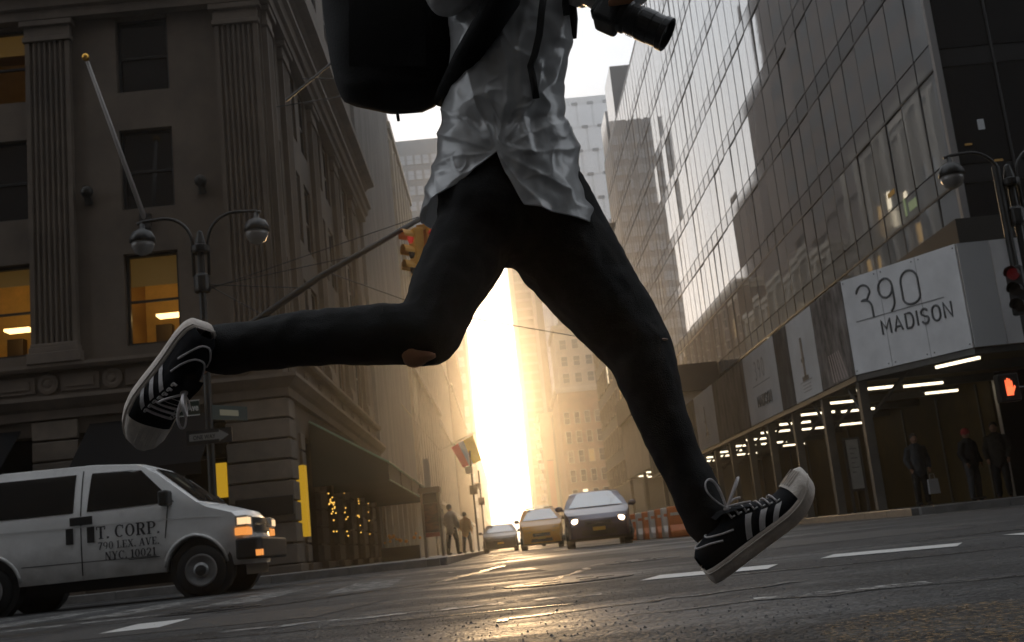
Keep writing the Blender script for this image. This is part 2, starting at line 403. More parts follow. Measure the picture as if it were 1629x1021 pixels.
def wall_with_holes(face, u0, u1, z0, z1, holes, depth, m_, name, parent):
    """solid wall slab of given depth with real openings (holes = (u0,u1,z0,z1))"""
    us = sorted({u0, u1, *[h[0] for h in holes], *[h[1] for h in holes]}); zs = sorted({z0, z1, *[h[2] for h in holes], *[h[3] for h in holes]})
    us = [u for u in us if u0 <= u <= u1]; zs = [z for z in zs if z0 <= z <= z1]
    nu, nz = len(us)-1, len(zs)-1
    solid = [[not any(h[0]-1e-6 <= (us[i]+us[i+1])/2 <= h[1]+1e-6 and h[2]-1e-6 <= (zs[j]+zs[j+1])/2 <= h[3]+1e-6 for h in holes) for j in range(nz)] for i in range(nu)]
    kind, pl = face; V = {}; vl = []; Fs = []
    def vid(i, j, d):
        if (i, j, d) not in V:
            dd = 0 if d == 0 else -depth
            p = {'front': (us[i], pl-dd, zs[j]), 'left': (pl+dd, us[i], zs[j]), 'right': (pl-dd, us[i], zs[j])}[kind]
            V[(i, j, d)] = len(vl); vl.append(p)
        return V[(i, j, d)]
    for i in range(nu):
        for j in range(nz):
            if not solid[i][j]: continue
            for d in (0, 1): Fs.append((vid(i, j, d), vid(i+1, j, d), vid(i+1, j+1, d), vid(i, j+1, d)))
            for (a, b_, q) in (((i, j), (i+1, j), (i, j-1)), ((i, j+1), (i+1, j+1), (i, j+1)), ((i, j), (i, j+1), (i-1, j)), ((i+1, j), (i+1, j+1), (i+1, j))):
                if not (0 <= q[0] < nu and 0 <= q[1] < nz) or not solid[q[0]][q[1]]:
                    Fs.append((vid(*a, 0), vid(*b_, 0), vid(*b_, 1), vid(*a, 1)))
    return MB().add(vl, Fs).build(name, m_, parent)

# --- the limestone corner building
FR, LS = ('front', BL), ('left', LW)
cb = thing('corner_building', 'brown limestone corner building with fluted pilasters, cornice and rusticated ground floor', 'building', (-20, 40, 0), world=True)
fw = [(-9.6, -8.13)]+[(-14.15-k*0, -12.12) for k in range(1)]+[(-17.4, -15.3), (-22.4, -20.9), (-26, -24.5)]
rows = [(6.5, 9.05), (10.3, 12.6), (13.72, 15.95), (18.3, 20.6), (21.8, 24.1), (25.3, 27.6)]
holes = [(a, b, z0, z1) for a, b in fw for z0, z1 in rows]
gh = [(-10.92, -7.08, .35, 4.3), (-16.6, -12.15, .35, 4.3), (-22, -17.8, .35, 4.3), (-27, -23, .35, 4.3)]
wall_with_holes(FR, -45, LW, 0, 29, holes+gh, .45, M_LIME, 'front_wall', cb)
sy = [31.05, 33.6, 35.15, 38.0, 39.55, 42.4, 43.95, 46.8, 48.35]
sw = [(31.0, 32.0), (34.0, 35.2), (35.9, 37.1), (39.2, 40.4), (41.1, 42.3), (44.4, 45.6), (46.3, 47.5), (49.5, 50.7)]
sh = [(a, b, z0, z1) for a, b in sw for z0, z1 in rows]
sgh = [(30.9+1.5+k*3.3, 30.9+1.5+k*3.3+2.1, .35, 3.9) for k in range(6)]
wall_with_holes(LS, BL+.452, 52.2, 0, 29, sh+sgh, .45, M_LIME, 'side_wall', cb)
MB().box(-44.5, LW-.6, 52.0, 52.2, 0, 28.9).box(-45, -44.5, BL+.5, 52, 0, 28.9).box(-44.4, LW-.5, BL+.5, 52, 28.4, 28.8).build('rear_wall', M_LIME, cb)
MB().box(-44, LW-3.2, BL+3.2, 51.8, .1, 28).build('interior_core', mat('dark_interior', (.012, .011, .01), .9), cb)
for a, b in fw:
    for i, (z0, z1) in enumerate(rows):
        lit = None; shd = .5 if (i*7+int(a)) % 3 == 0 else 0
        if (i, round(a, 1)) == (0, -9.6): lit, shd = 2, .34
        if (i, round(a, 1)) == (0, -14.2): lit, shd = 2, .2
        if (i, round(a, 1)) == (2, -14.2): lit, shd = 1, .3
        sash_window(cb, FR, a+.02, b-.02, z0+.01, z1-.01, lit, .30, shd)
for a, b in sw:
    for z0, z1 in rows: sash_window(cb, LS, a+.02, b-.02, z0+.01, z1-.01, None, .2, 0)
def pilaster(u0, u1, z0, z1, face, proud=.2, nfl=7):
    w = u1-u0; pts = [(u0, 0)]; m0 = .1; fwid = (w-2*m0)/nfl
    pts.append((u0, proud)); 
    for k in range(nfl):
        a = u0+m0+k*fwid
        for q in range(7): pts.append((a+fwid*(.12+.76*q/6), proud-.07*math.sin(math.pi*q/6)))
    pts += [(u1, proud), (u1, 0)]
    mb = MB(); kind, pl = face
    pp = [((u, pl-d) if kind == 'front' else (pl+d, u)) for u, d in pts]
    o = mb.prism(pp, 'z', z0+.55, z1-.62).build('pilaster', M_LIME, cb)
    c = MB(); fbox(c, u0-.06, u1+.06, z1-.6, z1-.45, 0, proud+.05, face); fbox(c, u0-.02, u1+.02, z1-.45, z1-.16, 0, proud+.02, face)
    fbox(c, u0-.12, u1+.12, z1-.16, z1, 0, proud+.12, face); c.build('capital', M_LIME2, o, bevel=.02)
    c = MB(); fbox(c, u0-.1, u1+.1, z0, z0+.3, 0, proud+.1, face); fbox(c, u0-.05, u1+.05, z0+.3, z0+.45, 0, proud+.06, face); fbox(c, u0-.02, u1+.02, z0+.45, z0+.55, 0, proud+.03, face)
    c.build('base', M_LIME2, o, bevel=.02)
for a, b in ((-6.77, -5.56), (-12.06, -10.83), (-19.8, -18.6), (-29, -27.8)): pilaster(a, b, 6.2, 15.98, FR)
for a in (30.1, 32.4, 37.6, 42.8, 48.0): pilaster(a, a+(.8 if a < 31 else 1.1), 6.2, 15.98, LS, .16, 5)
# cornices, ledge with frieze
def band(prof, name, m_=M_LIME2, x0=-45, y1=52.2):
    """profile (out, z) swept along the avenue front and round the corner"""
    mb = MB(); n_ = len(prof)
    V = [(x0, BL-d, z) for d, z in prof]+[(LW+d, BL-d, z) for d, z in prof]+[(LW+d, y1, z) for d, z in prof]
    Fs = [(s*n_+i, s*n_+(i+1) % n_, (s+1)*n_+(i+1) % n_, (s+1)*n_+i) for s in (0, 1) for i in range(n_)]+[tuple(range(n_)), tuple(range(2*n_, 3*n_))]
    return mb.add(V, Fs).build(name, m_, cb)
band([(-.05, 16.0), (.32, 16.0), (.34, 16.25), (.45, 16.3), (.5, 16.55), (.62, 16.62), (.62, 16.75), (-.05, 16.9)], 'cornice')
band([(-.05, 17.35), (.3, 17.35), (.55, 17.6), (.85, 17.7), (.85, 17.95), (-.05, 18.1)], 'upper_cornice')
band([(-.05, 4.72), (.16, 4.72), (.16, 4.95), (.26, 5.02), (.42, 5.2), (.42, 5.3), (-.05, 5.36)], 'ledge')
band([(-.05, 6.02), (.2, 6.02), (.26, 6.1), (.26, 6.19), (-.05, 6.19)], 'upper_ledge')
rz = MB().lathe([(.0, 0), (.27, 0), (.27, .05), (.18, .07), (.12, .05), (.06, .09), (0, .09)], n=16, axis='y').mesh('rosette', M_LIME2)
fo = MB().box(-.5, .5, -.04, 0, -.22, .22).box(-.36, .36, -.07, -.04, -.12, .12).mesh('frieze_panel', M_LIME2)
for k in range(10):
    put(rz, 'rosette', cb, (-6.6-k*1.7, BL-.0, 5.68), (0, 0, math.pi)); put(fo, 'frieze_panel', cb, (-7.45-k*1.7, BL-.001, 5.68))
for k in range(8): put(fo, 'frieze_panel', cb, (LW+.001, 31.3+k*2.6, 5.68), (0, 0, math.pi/2))
# round ornaments (bosses) flanking the middle window
bo = MB().ball((0, -.2, 0), .17, 14, 10).tube([(0, -.2, -.1), (0, -.05, -.3)], [.07, .12], 10).mesh('boss', mat('bronze', (.025, .024, .022), .45, metal=.5))
for x in (-10.46, -7.36): put(bo, 'boss', cb, (x, BL, 10.85))
# rusticated piers: each stone course a block
M_RUST = [mat('rusticated_stone_%s' % c, b, .82, var=.22, scale=2.2, bump=.35, bscale=35) for c, b in
          (('brown', (.155, .125, .098)), ('grey', (.14, .118, .097)), ('pale', (.175, .142, .112)))]
def pier(face, u0, u1, ztop=4.7, proud=.12, courses=8, corner=False):
    h = (ztop-.35)/courses
    for k in range(courses):
        mb = MB(); z0, z1 = .35+k*h+.025, .35+(k+1)*h-.025
        fbox(mb, u0, u1, z0, z1, -.1, proud, face)
        if corner: mb = MB().box(u0, LW+proud, BL-proud, BL+.8, z0, z1)
        mb.build('stone_block', M_RUST[(k*2+int(u0*3)) % 3], cb, bevel=.025)
    mb = MB()
    if corner: mb.box(u0-.06, LW+.2, BL-.2, BL+.86, 0, .345)
    else: fbox(mb, u0-.06, u1+.06, 0, .345, -.1, .2, face)
    mb.build('plinth', M_LIME2, cb, bevel=.02)
pier(FR, -7.08, -5.5, corner=True)
for u in (-12.13, -17.8, -23): pier(FR, u, u+1.2)
for k in range(6): pier(LS, 30.9+.25+k*3.3 if k else 31.75, 30.9+1.5+k*3.3-.05, 3.95, .08, 7)
# shop fronts in the openings
M_SHOP = mat('dark_shop_front', (.016, .015, .014), .35)
for (a, b, z0, z1) in gh:
    s_ = MB().box(a, b, BL+.32, BL+.4, z0, z0+.6).box(a, b, BL+.32, BL+.4, 3.3, 3.4)
    for q in range(4): x = a+(b-a)*q/3; s_.box(x-.04, x+.04, BL+.31, BL+.41, z0, z1)
    s_.build('shop_front_frame', M_SHOP, cb); MB().box(a+.04, b-.04, BL+.42, BL+.43, z0+.6, z1).build('shop_glass', M_GLASS, cb)
for (a, b, z0, z1) in sgh:
    s_ = MB().box(LW-.4, LW-.32, a, b, z0, z0+.5).box(LW-.4, LW-.32, a, b, 3.0, 3.1)
    for q in range(3): y = a+(b-a)*q/2; s_.box(LW-.41, LW-.31, y-.04, y+.04, z0, z1)
    s_.build('shop_front_frame', M_SHOP, cb); MB().box(LW-.43, LW-.42, a+.04, b-.04, z0+.5, z1).build('shop_glass', M_GLASS, cb)
# yellow light boxes beside the corner pier
MB().box(-7.55, -7.16, BL+.1, BL+.2, 2.25, 3.15).build('light_box', E_YEL, cb)
MB().box(LW-.1, LW+.24, 30.95, 31.32, 1.05, 2.95).build('light_box', E_YEL, cb)
MB().box(-6.9, LW+.1, BL-.24, BL-.115, 1.62, 2.12).build('wall_plaque', mat('dark_plaque', (.02, .019, .018), .35), cb, bevel=.02)
# awnings
M_AWN = mat('black_awning', (.008, .008, .009), .85, spec=.1, bump=.2, bscale=20); M_AWNG = mat('green_awning', (.012, .026, .02), .6, bump=.2, bscale=20)
M_AWNT = mat('green_awning_trim', (.16, .30, .22), .6)
for (a, b) in ((-10.6, -7.3), (-16.4, -12.4), (-21.8, -18)):
    t = tag(MB().prism([(BL-.13, 4.5), (BL-1.9, 3.05), (BL-1.9, 2.75), (BL-1.86, 2.75), (BL-1.86, 3.03), (BL-.13, 4.44)], 'x', a, b).build('awning', M_AWN),
            'black sloping shop awning on the avenue front, '+{-10.6: 'nearest the corner pier', -16.4: 'middle one behind the van', -21.8: 'farthest from the corner'}[a], 'awning', 'black avenue awnings')
for k in range(5):
    y0 = 33.0+k*4.05; y1 = y0+3.7
    t = thing('awning', 'dark green street awning with pale green edge, '+('nearest the corner pier', 'second along the side street', 'third along the side street', 'fourth along the side street', 'farthest down the side street')[k],
              'awning', (LW, y0, 3), group='green awnings along the side street', world=True)
    MB().prism([(LW+.1, 4.35), (LW+2.3, 2.95), (LW+2.3, 2.45), (LW+2.25, 2.45), (LW+2.25, 2.9), (LW+.1, 4.28)], 'y', y0, y1).build('canopy', M_AWNG, t)
    MB().prism([(LW+.1, 4.33), (LW+2.29, 2.94), (LW+2.29, 2.46), (LW+.1, 2.46)], 'y', y0-.012, y0-.004).build('end_panel', M_AWNG, t)
    MB().tube([(LW+2.31, y0, 2.97), (LW+2.31, y1, 2.97)], .035, 6).tube([(LW+2.31, y0, 2.46), (LW+2.31, y1, 2.46)], .025, 6).tube([(LW+.12, y0-.01, 4.36), (LW+2.31, y0-.01, 2.97)], .035, 6).build('trim', M_AWNT, t)
# string lights in the shop windows of the side street
sl_ = thing('string_lights', 'strings of small warm lights hanging in the side street shop windows', 'string lights', (LW, 37, 1), world=True)
bm_ = MB().ball((0, 0, 0), .026, 6, 4).mesh('bulb', E_BULB)
for k in range(46):
    y = random.choice([35.9, 36.6, 39.3, 42.6, 45.8])+random.uniform(-.35, .35); put(bm_, 'bulb', sl_, (LW+.14, y, random.uniform(1.0, 3.0)))
MB().tube([(LW+.14, 35.5, 3.1), (LW+.14, 46.2, 3.1)], .01, 5).build('wire', M_DARK, sl_)
# flagpole
a_, b_ = np.array([-8.95, BL, 9.9]), P(139, 98, 27.3)
fp = thing('flagpole', 'bare white flagpole with gold ball slanting out from the corner building', 'flagpole', tuple(a_), world=True)
MB().tube([a_, b_], [.07, .045], 10).build('pole', mat('white_pole_paint', (.5, .47, .45), .4), fp, smooth=True)
MB().ball(b_+(b_-a_)/np.linalg.norm(b_-a_)*.12, .10, 14, 10).build('finial', mat('gold', (.75, .42, .08), .3, metal=1), fp, smooth=True)
MB().box(-9.1, -8.8, BL-.12, BL+.01, 9.7, 10.1).build('bracket', M_DARK, fp)
# ------------------------------------------------------------------ other buildings down the street
_fw = {}
def far_window(parent, face, uc, zc, w, h, gl, fr, lit=None):
    key = (round(w, 2), round(h, 2), gl.name, fr.name, face[0])
    if key not in _fw:
        t = min(.12, w*.1)
        f_ = MB().box(-w/2-t, w/2+t, -.10, .1, -h/2-t, -h/2).box(-w/2-t, w/2+t, -.07, .1, h/2, h/2+t).box(-w/2-t, -w/2, -.07, .1, -h/2, h/2).box(w/2, w/2+t, -.07, .1, -h/2, h/2).box(-w/2, w/2, -.02, .02, -.04, .04)
        _fw[key] = (f_.mesh('window', fr), MB().box(-w/2, w/2, -.005, .1, -h/2, h/2).mesh('pane', gl))
    a, b = _fw[key]; kind, pl = face
    rot = {'front': 0, 'left': math.pi/2, 'right': -math.pi/2}[kind]
    loc = {'front': (uc, pl-.06, zc), 'left': (pl+.06, uc, zc), 'right': (pl-.06, uc, zc)}[kind]
    o = put(a, 'window', parent, loc, (0, 0, rot)); p = put(b, 'pane', o, (0, .02, 0))
    if lit is not None: p.data = b.copy(); p.data.materials[0] = lit
    return o
def block(name, label, x0, x1, y0, y1, H, m_, faces=(), cornice=True, trim=None, top=0):
    t = thing(name, label, 'building', ((x0+x1)/2, (y0+y1)/2, 0), world=True)
    MB().box(x0, x1, y0, y1, 0, H).build('wall', m_, t)
    if cornice: MB().box(x0-.45, x1+.45, y0-.45, y1+.45, H, H+.5).box(x0-.25, x1+.25, y0-.25, y1+.25, H-.6, H-.003).build('roof', trim or m_, t)
    for (face, u0, u1, z0, du, dz, w, h, gl, fr, litp) in faces:
        nu = max(1, int((u1-u0)/du)); nz = max(1, int((H-1.2-z0)/dz))
        for i in range(nu):
            for j in range(nz):
                u = u0+du*(i+.5); z = z0+dz*(j+.5)
                p = {'front': (u, face[1], z), 'left': (face[1], u, z), 'right': (face[1], u, z)}[face[0]]
                q = pix(p)
                if not (-60 < q[0] < 1690 and -60 < q[1] < 1080) and face[0] != 'left': continue
                lit = None
                if litp and random.random() < litp: lit = E_PALE if random.random() < .3 else mat('far_lit_window', (.1, .08, .04), .3, emit=(1, .6, .2), estr=.35)
                far_window(t, face, u, z, w, h, gl, fr, lit)
    return t
M_GREYSLAB = mat('grey_ribbed_concrete', (.20, .195, .19), .75, var=.3, scale=1.2, bump=.2, bscale=8, stretch=(1, 1, .15))
M_CREAM = mat('cream_stone', (.34, .28, .21), .8, var=.2, scale=.8, bump=.15, bscale=10)
M_CREAM2 = mat('pale_cream_trim', (.42, .36, .28), .75, var=.15, scale=1)
M_BRICK = mat('brown_brick', (.13, .08, .055), .85, var=.25, scale=1.5, bump=.2, bscale=20)
M_BRICKT = mat('dark_brown_tower_brick', (.085, .055, .04), .85, var=.3, scale=.8)
M_ORBR = mat('orange_brown_stone', (.26, .14, .075), .85, var=.25, scale=.6)
M_BRICKD = mat('dark_facade', (.045, .043, .042), .7, var=.3, scale=1)
M_TOWER = mat('grey_tower_cladding', (.13, .14, .15), .5, var=.2, scale=.3)
M_PALE = mat('pale_tower_panel', (.62, .62, .62), .5, var=.08, scale=.2)
# ribbed slab building
sb = thing('ribbed_building', 'tall windowless grey building with vertical ribs beyond the limestone corner building', 'building', (-12, 63, 0), world=True)
pts = [(-20, 52.5)]; y = 52.5
while y < 73.6:
    pts += [(LW+.15, y), (LW+.15, y+.16), (LW+.02, y+.20), (LW+.02, y+.38)]; y += .42
pts += [(LW+.02, 73.9), (-20, 73.9)]
MB().prism(pts, 'z', 4.6, 37).build('ribbed_wall', M_GREYSLAB, sb)
MB().box(-20, LW-.2, 52.6, 73.8, 0, 4.6).build('base', M_BRICKD, sb)
MB().box(LW-.2, LW+.5, 52.5, 73.9, 4.3, 4.62).build('ledge', M_CREAM2, sb)
MB().box(-20, LW+.35, 52.4, 74, 37, 37.6).build('roof', M_GREYSLAB, sb)
for k in range(7): MB().box(LW-.25, LW+.05, 53+k*3, 53.5+k*3, 0, 4.25).build('pier', M_CREAM, sb)
for k in range(3): MB().box(LW-.3, LW-.22, 54+k*6, 55.8+k*6, 1.5, 3.0).build('shop_light', E_ROOM2, sb)
A_L = lambda x: ('left', x)
block('arcaded_building', 'cream stone building with tall dark windows beyond the ribbed grey wall', -22, LW-.1, 74.2, 91.5, 29, M_CREAM,
      [(A_L(LW-.1), 74.6, 91.2, 4.6, 2.75, 4.0, 1.35, 2.9, M_GLASS, M_CREAM2, .12)], trim=M_CREAM2)
block('dark_row_building', 'narrow dark building with stepped cornice beside the cream arcaded one', -22, LW+.05, 91.8, 104, 21, M_BRICKD,
      [(A_L(LW+.05), 92, 104, 4, 3, 3.6, 1.4, 2.2, M_GLASS, M_CREAM2, .2)], trim=M_CREAM2)
block('row_building', 'cream row building along the left of the street behind the flag', -22, LW-.3, 104.4, 140, 25, M_CREAM,
      [(A_L(LW-.3), 104.6, 140, 4, 3.5, 3.6, 1.5, 2.2, M_GLASS, M_CREAM2, .2)], trim=M_CREAM2)
block('brick_row_building', 'brown brick row building far down the left of the street', -22, LW, 141, 196, 30, M_BRICK,
      [(A_L(LW), 141, 196, 4, 4.2, 4.0, 1.7, 2.4, M_GLASS, M_CREAM2, .15)], trim=M_CREAM2)
block('end_row_building', 'low cream building at the far left end of the street', -26, LW, 300, 452, 25, M_CREAM,
      [(A_L(LW), 300, 450, 4, 9, 5, 3.4, 3.2, M_GLASS, M_CREAM2, 0)], trim=M_CREAM2)
block('grey_office_tower', 'grey office tower with a grid of pale square windows left of the runner', -15.9, -4.7, 240, 275, 90.5, M_TOWER,
      [(('front', 240), -15.7, -4.9, 6, 1.78, 3.55, 1.25, 2.1, mat('pale_office_glass', (.30, .33, .36), .25), M_TOWER, .02)], cornice=False)
for (bx0, ya, yb, H, du, nm) in ((LW-.1, 74.6, 91.2, 29, 2.75, 'arcaded_building'), (LW+.05, 92, 104, 21, 3, 'dark_row_building'), (LW-.3, 104.6, 140, 25, 3.5, 'row_building'), (LW, 141, 196, 30, 4.2, 'brick_row_building')):
    pb = bpy.data.objects[nm]
    for i in range(int((yb-ya)/du)+1): MB().box(bx0-.05, bx0+.42, ya+i*du-.32, ya+i*du+.32, 4.4, H-.65).build('pier', M_CREAM2 if nm != 'brick_row_building' else M_BRICK, pb)
    for z in (4.1, 4.6+8.0, 4.6+16.0):
        if z < H-2: MB().box(bx0-.05, bx0+.6, ya-.3, yb+.3, z, z+.28).build('string_course', M_CREAM2, pb)
# brown tower set back behind the left row: it is what the glass front opposite mirrors
bt = thing('brown_brick_tower', 'tall brown tower with long dark window bands, mirrored in the glass front', 'building', (-18, 88, 0), world=True)
MB().box(-30, -9.2, 56, 121, 29.5, 74).build('wall', M_BRICKT, bt)
for ya, yb, zt in ((121, 131, 63), (131, 140, 53), (140, 152, 43)): MB().box(-28, -9.4, ya, yb, 0, zt).build('setback', M_BRICKT, bt)
MB().box(-29, -9.6, 75, 119, 0, 29.4).build('podium', M_BRICKT, bt)
for j in range(12):
    for i in range(8):
        MB().box(-9.25, -9.15, 57+i*8, 63.6+i*8, 31+j*3.6, 32.8+j*3.6).build('window_band', mat('matt_dark_window', (.012, .012, .013), .6, spec=.2), bt)
# right side beyond the glass building
block('greygreen_building', 'grey green building on the right beyond the glass front', RW, 40, 109, 145, 30, mat('grey_green_stone', (.13, .13, .11), .8, var=.2, scale=1),
      [(('right', RW), 109.5, 144.5, 5, 3.5, 3.8, 1.6, 2.2, M_GLASS, M_CREAM, .1)])
bb = block('old_brown_building', 'old brown stone building with rows of tall windows at the street bend', RW, 34, 236, 262, 31, M_ORBR,
      [(('front', 236), RW+.4, 33.5, 3, 2.15, 4.0, 1.0, 2.4, M_GLASS, M_CREAM2, .10)], trim=M_CREAM2)
MB().box(RW+.8, 24, 237.5, 256, 31.5, 44).box(RW+.4, 24.4, 237.1, 256.4, 44, 45).box(RW+3, 20, 239, 254, 45, 51).build('upper_tower', M_CREAM, bb)
for i in range(4):
    for j in range(3): far_window(bb, ('front', 237.5), RW+2.4+i*2.6, 33.6+j*3.6, 1.3, 2.0, M_GLASSG, M_CREAM2)
pt = thing('pale_tower', 'very tall pale tower with staggered slot windows right of the runner', 'building', (27, 312, 0), world=True)
MB().box(14.6, 41, 300, 325, 0, 121).build('wall', M_PALE, pt)
sw_ = MB().box(-.85, .85, -.12, .2, -.42, .42).mesh('window', mat('slate_window', (.16, .17, .19), .3)); pn = MB().box(-1.9, 1.9, -.1, .2, -3.2, 3.2).mesh('panel', mat('white_cladding', (.74, .74, .75), .45))
for j in range(17):
    for i in range(6):
        x = 17+i*4.4+(2.2 if j % 2 else 0)
        if x < 40: put(pn, 'panel', pt, (x-1.2, 300, 5+j*6.9)); put(sw_, 'window', pt, (x+.6, 299.85, 8.6+j*6.9))
nt_ = thing('dark_glass_skyscraper', 'slim far skyscraper with dark glass strip between pale stone edges', 'building', (11, 302, 0), world=True)
MB().box(8.1, 15.2, 290, 305, 0, 104).build('wall', mat('skyscraper_glass', (.05, .056, .062), .25, var=.2, scale=.1), nt_)
for a, b in ((7.45, 8.4), (12.6, 13.5)): MB().box(a, b, 289.3, 305, 0, 105).build('pale_pier', mat('skyscraper_stone', (.36, .31, .26), .7), nt_)
for j in range(40): MB().box(8.4, 12.6, 289.76, 289.96, 4.6+j*2.4, 5.3+j*2.4).build('spandrel', M_TOWER, nt_)
bb2 = block('balcony_building', 'narrow far building with a zigzag of white balconies up its front', 10.4, 13.3, 270, 285, 30, M_CREAM, [], trim=M_CREAM2)
bm2 = MB().box(-1.2, 0, -1.3, 1.3, -.6, .6).box(-1.35, .1, -1.45, 1.45, .6, .75).mesh('balcony', M_PALE)
for j in range(11): put(bm2, 'balcony', bb2, (10.4-.25*(j % 2), 269.2+(j % 2)*1.6, 3.4+j*2.4))
bn = thing('banner', 'tall faded red banner hanging on the right far down the street', 'banner', (11.9, 269, 6), world=True)
MB().box(11.2, 12.6, 269.3, 269.4, 6, 19).build('cloth', mat('faded_red_cloth', (.42, .16, .12), .8), bn)
MB().box(11.1, 12.7, 269.2, 270.0, 19, 19.2).build('rod', M_DARK, bn)
# unseen buildings behind and beside the camera, heights set to shape the sky light
block('unseen_near_left_building', 'unseen stone building on the near left corner behind the viewer, height set to block light', -60, -9, -60, -9, 85, M_LIME, [(A_L(-9), -58, -10, 5, 3.2, 3.6, 1.5, 2.2, M_GLASS, M_LIME2, .1)])
block('unseen_near_right_building', 'unseen dark building on the near right corner behind the viewer, height set to block light', RW, 70, -60, -7, 95, M_BRICKD, [])
block('unseen_street_end_building', 'unseen grey tower closing the street behind the viewer', -30, 40, -150, -110, 120, M_TOWER, [])
block('unseen_avenue_left_building', 'unseen dark building across the avenue left of the limestone building, kept low to let light in', -95, -72, -30, 60, 14, M_BRICKD, [])
block('unseen_avenue_right_building', 'unseen dark building to the right along the avenue, kept low to let light in', 92, 120, -30, 60, 14, M_BRICKD, [])

# --- glass curtain wall building on the right
gbd = thing('glass_building', 'dark mirrored curtain wall building with slanting floor lines on the right', 'building', (RW+12, 60, 0), world=True)
GL = mat('mirror_glass', (.55, .56, .57), .02, metal=.52, spec=.5, bump=.05, bscale=.8)
GL.node_tree.nodes['Principled BSDF'].inputs['IOR'].default_value = 2.6
GLF = mat('front_glass', (.012, .012, .013), .07, spec=.7, bump=.02, bscale=.9)
GSP = mat('spandrel_glass', (.44, .45, .46), .05, metal=.5, spec=.5)
GSP.node_tree.nodes['Principled BSDF'].inputs['IOR'].default_value = 2.2
GMU = mat('mullion_metal', (.09, .09, .092), .4, metal=.8)
FH, Z0, NF, BW, Y1 = 3.44, 5.32, 9, 1.5, 108.0
NB = int((Y1-BL)/BW)
MB().box(RW+.35, 50, BL+.35, Y1, 0, Z0+NF*FH).build('core', mat('dark_office_interior', (.015, .015, .016), .8), gbd)
MB().box(RW-.02, 50, BL-.02, Y1+.05, Z0+NF*FH, Z0+NF*FH+.35).build('roof', GMU, gbd)
pm = MB().box(-.03, .0, .045, BW-.045, .78, FH-.05).mesh('pane', GL)
cells = []
for j in range(NF):
    for i in range(NB):
        q = pix((RW, BL+(i+.5)*BW, Z0+(j+.6)*FH)); vis = -20 < q[0] < 1660 and -40 < q[1] < 1040
        cells.append((0 if vis else 1, i, j))
cells.sort(); rest = MB()
for k, (_, i, j) in enumerate(cells):
    if k < 296:
        o = put(pm, 'pane', gbd, (RW, BL+i*BW, Z0+j*FH)); o.rotation_euler = (0, rad(random.gauss(0, .22)), rad(random.gauss(0, .30)))
    else: rest.box(RW-.03, RW, BL+i*BW+.045, BL+(i+1)*BW-.045, Z0+j*FH+.78, Z0+(j+1)*FH-.05)
if rest.v: rest.build('panes', GL, gbd)['kind'] = 'stuff'
for j in range(NF):
    MB().box(RW-.02, RW+.02, BL, Y1, Z0+j*FH+.06, Z0+j*FH+.74).build('spandrel', GSP, gbd)
    MB().box(RW-.055, RW+.05, BL, Y1, Z0+j*FH-.035, Z0+j*FH+.035).build('transom', M_DARK, gbd)
mm = MB().box(-.042, .04, -.02, .02, Z0, Z0+NF*FH).mesh('mullion', GMU)
for i in range(1, NB+1): put(mm, 'mullion', gbd, (RW, BL+i*BW, 0))
MB().box(RW-.12, RW+.06, BL-.12, BL+.06, 0, Z0+NF*FH).build('corner_post', mat('corner_steel', (.42, .41, .41), .35, metal=.8), gbd)
fm = MB().box(.045, 2.955, -.0, .03, .5, FH-.06).mesh('pane', GLF)
for j in range(4):
    for i in range(5): put(fm, 'pane', gbd, (RW+.1+i*3, BL, Z0+j*FH))
    MB().box(RW+.1, RW+32, BL-.03, BL+.03, Z0+j*FH-.05, Z0+j*FH+.45).build('spandrel', mat('dark_spandrel', (.02, .02, .022), .3), gbd)
for i in range(1, 10): MB().box(RW+.1+i*1.5-.03, RW+.1+i*1.5+.03, BL-.06, BL, Z0, Z0+4*FH).build('mullion', GMU, gbd)
MB().box(RW+15.1, RW+36, BL, BL+.3, 0, Z0+NF*FH).build('side_wall', M_BRICKD, gbd)
MB().box(RW+.1, RW+15.1, BL, BL+.3, Z0+4*FH-.04, Z0+NF*FH).build('upper_front', MATS['dark_spandrel'], gbd)
for (px, py, sx_, sz_, e_) in ((1452, 325, .32, .14, emit('green_office_light', (.6, .75, .4), .16)), (1418, 308, .3, .08, E_ROOM2), (1440, 330, .08, .28, MATS['green_office_light'])):
    p = PXX(px, py, RW-.035); MB().box(RW-.045, RW-.035, p[1]-sx_, p[1]+sx_, p[2]-sz_, p[2]+sz_).build('lit_office_window', e_, gbd)
for (px, py, sx_, sz_) in ((1560, 198, .09, .15), (1540, 230, .10, .03), (1588, 255, .12, .03)):
    p = P(px, py, BL); MB().box(p[0]-sx_, p[0]+sx_, BL-.04, BL-.01, p[2]-sz_, p[2]+sz_).build('lit_office_window', E_ROOM if px != 1560 else emit('grey_office_light', (.6, .65, .7), .10), gbd)
MB().box(RW-.55, RW-.13, BL-.13, 37, 5.6, 7.6).box(RW-.55, RW+20, BL-.55, BL-.13, 5.6, 7.6).build('canopy_fascia', mat('dark_fascia', (.014, .013, .012), .5), gbd)
# second glass block with notched roof beyond
for k, (ya, yb, zt) in enumerate(((96, 101, 40.5), (103, 107.5, 39.0))):
    MB().box(RW+.0, 40, ya, yb, Z0+NF*FH+.36, zt+1).build('rooftop_volume', GSP, gbd)

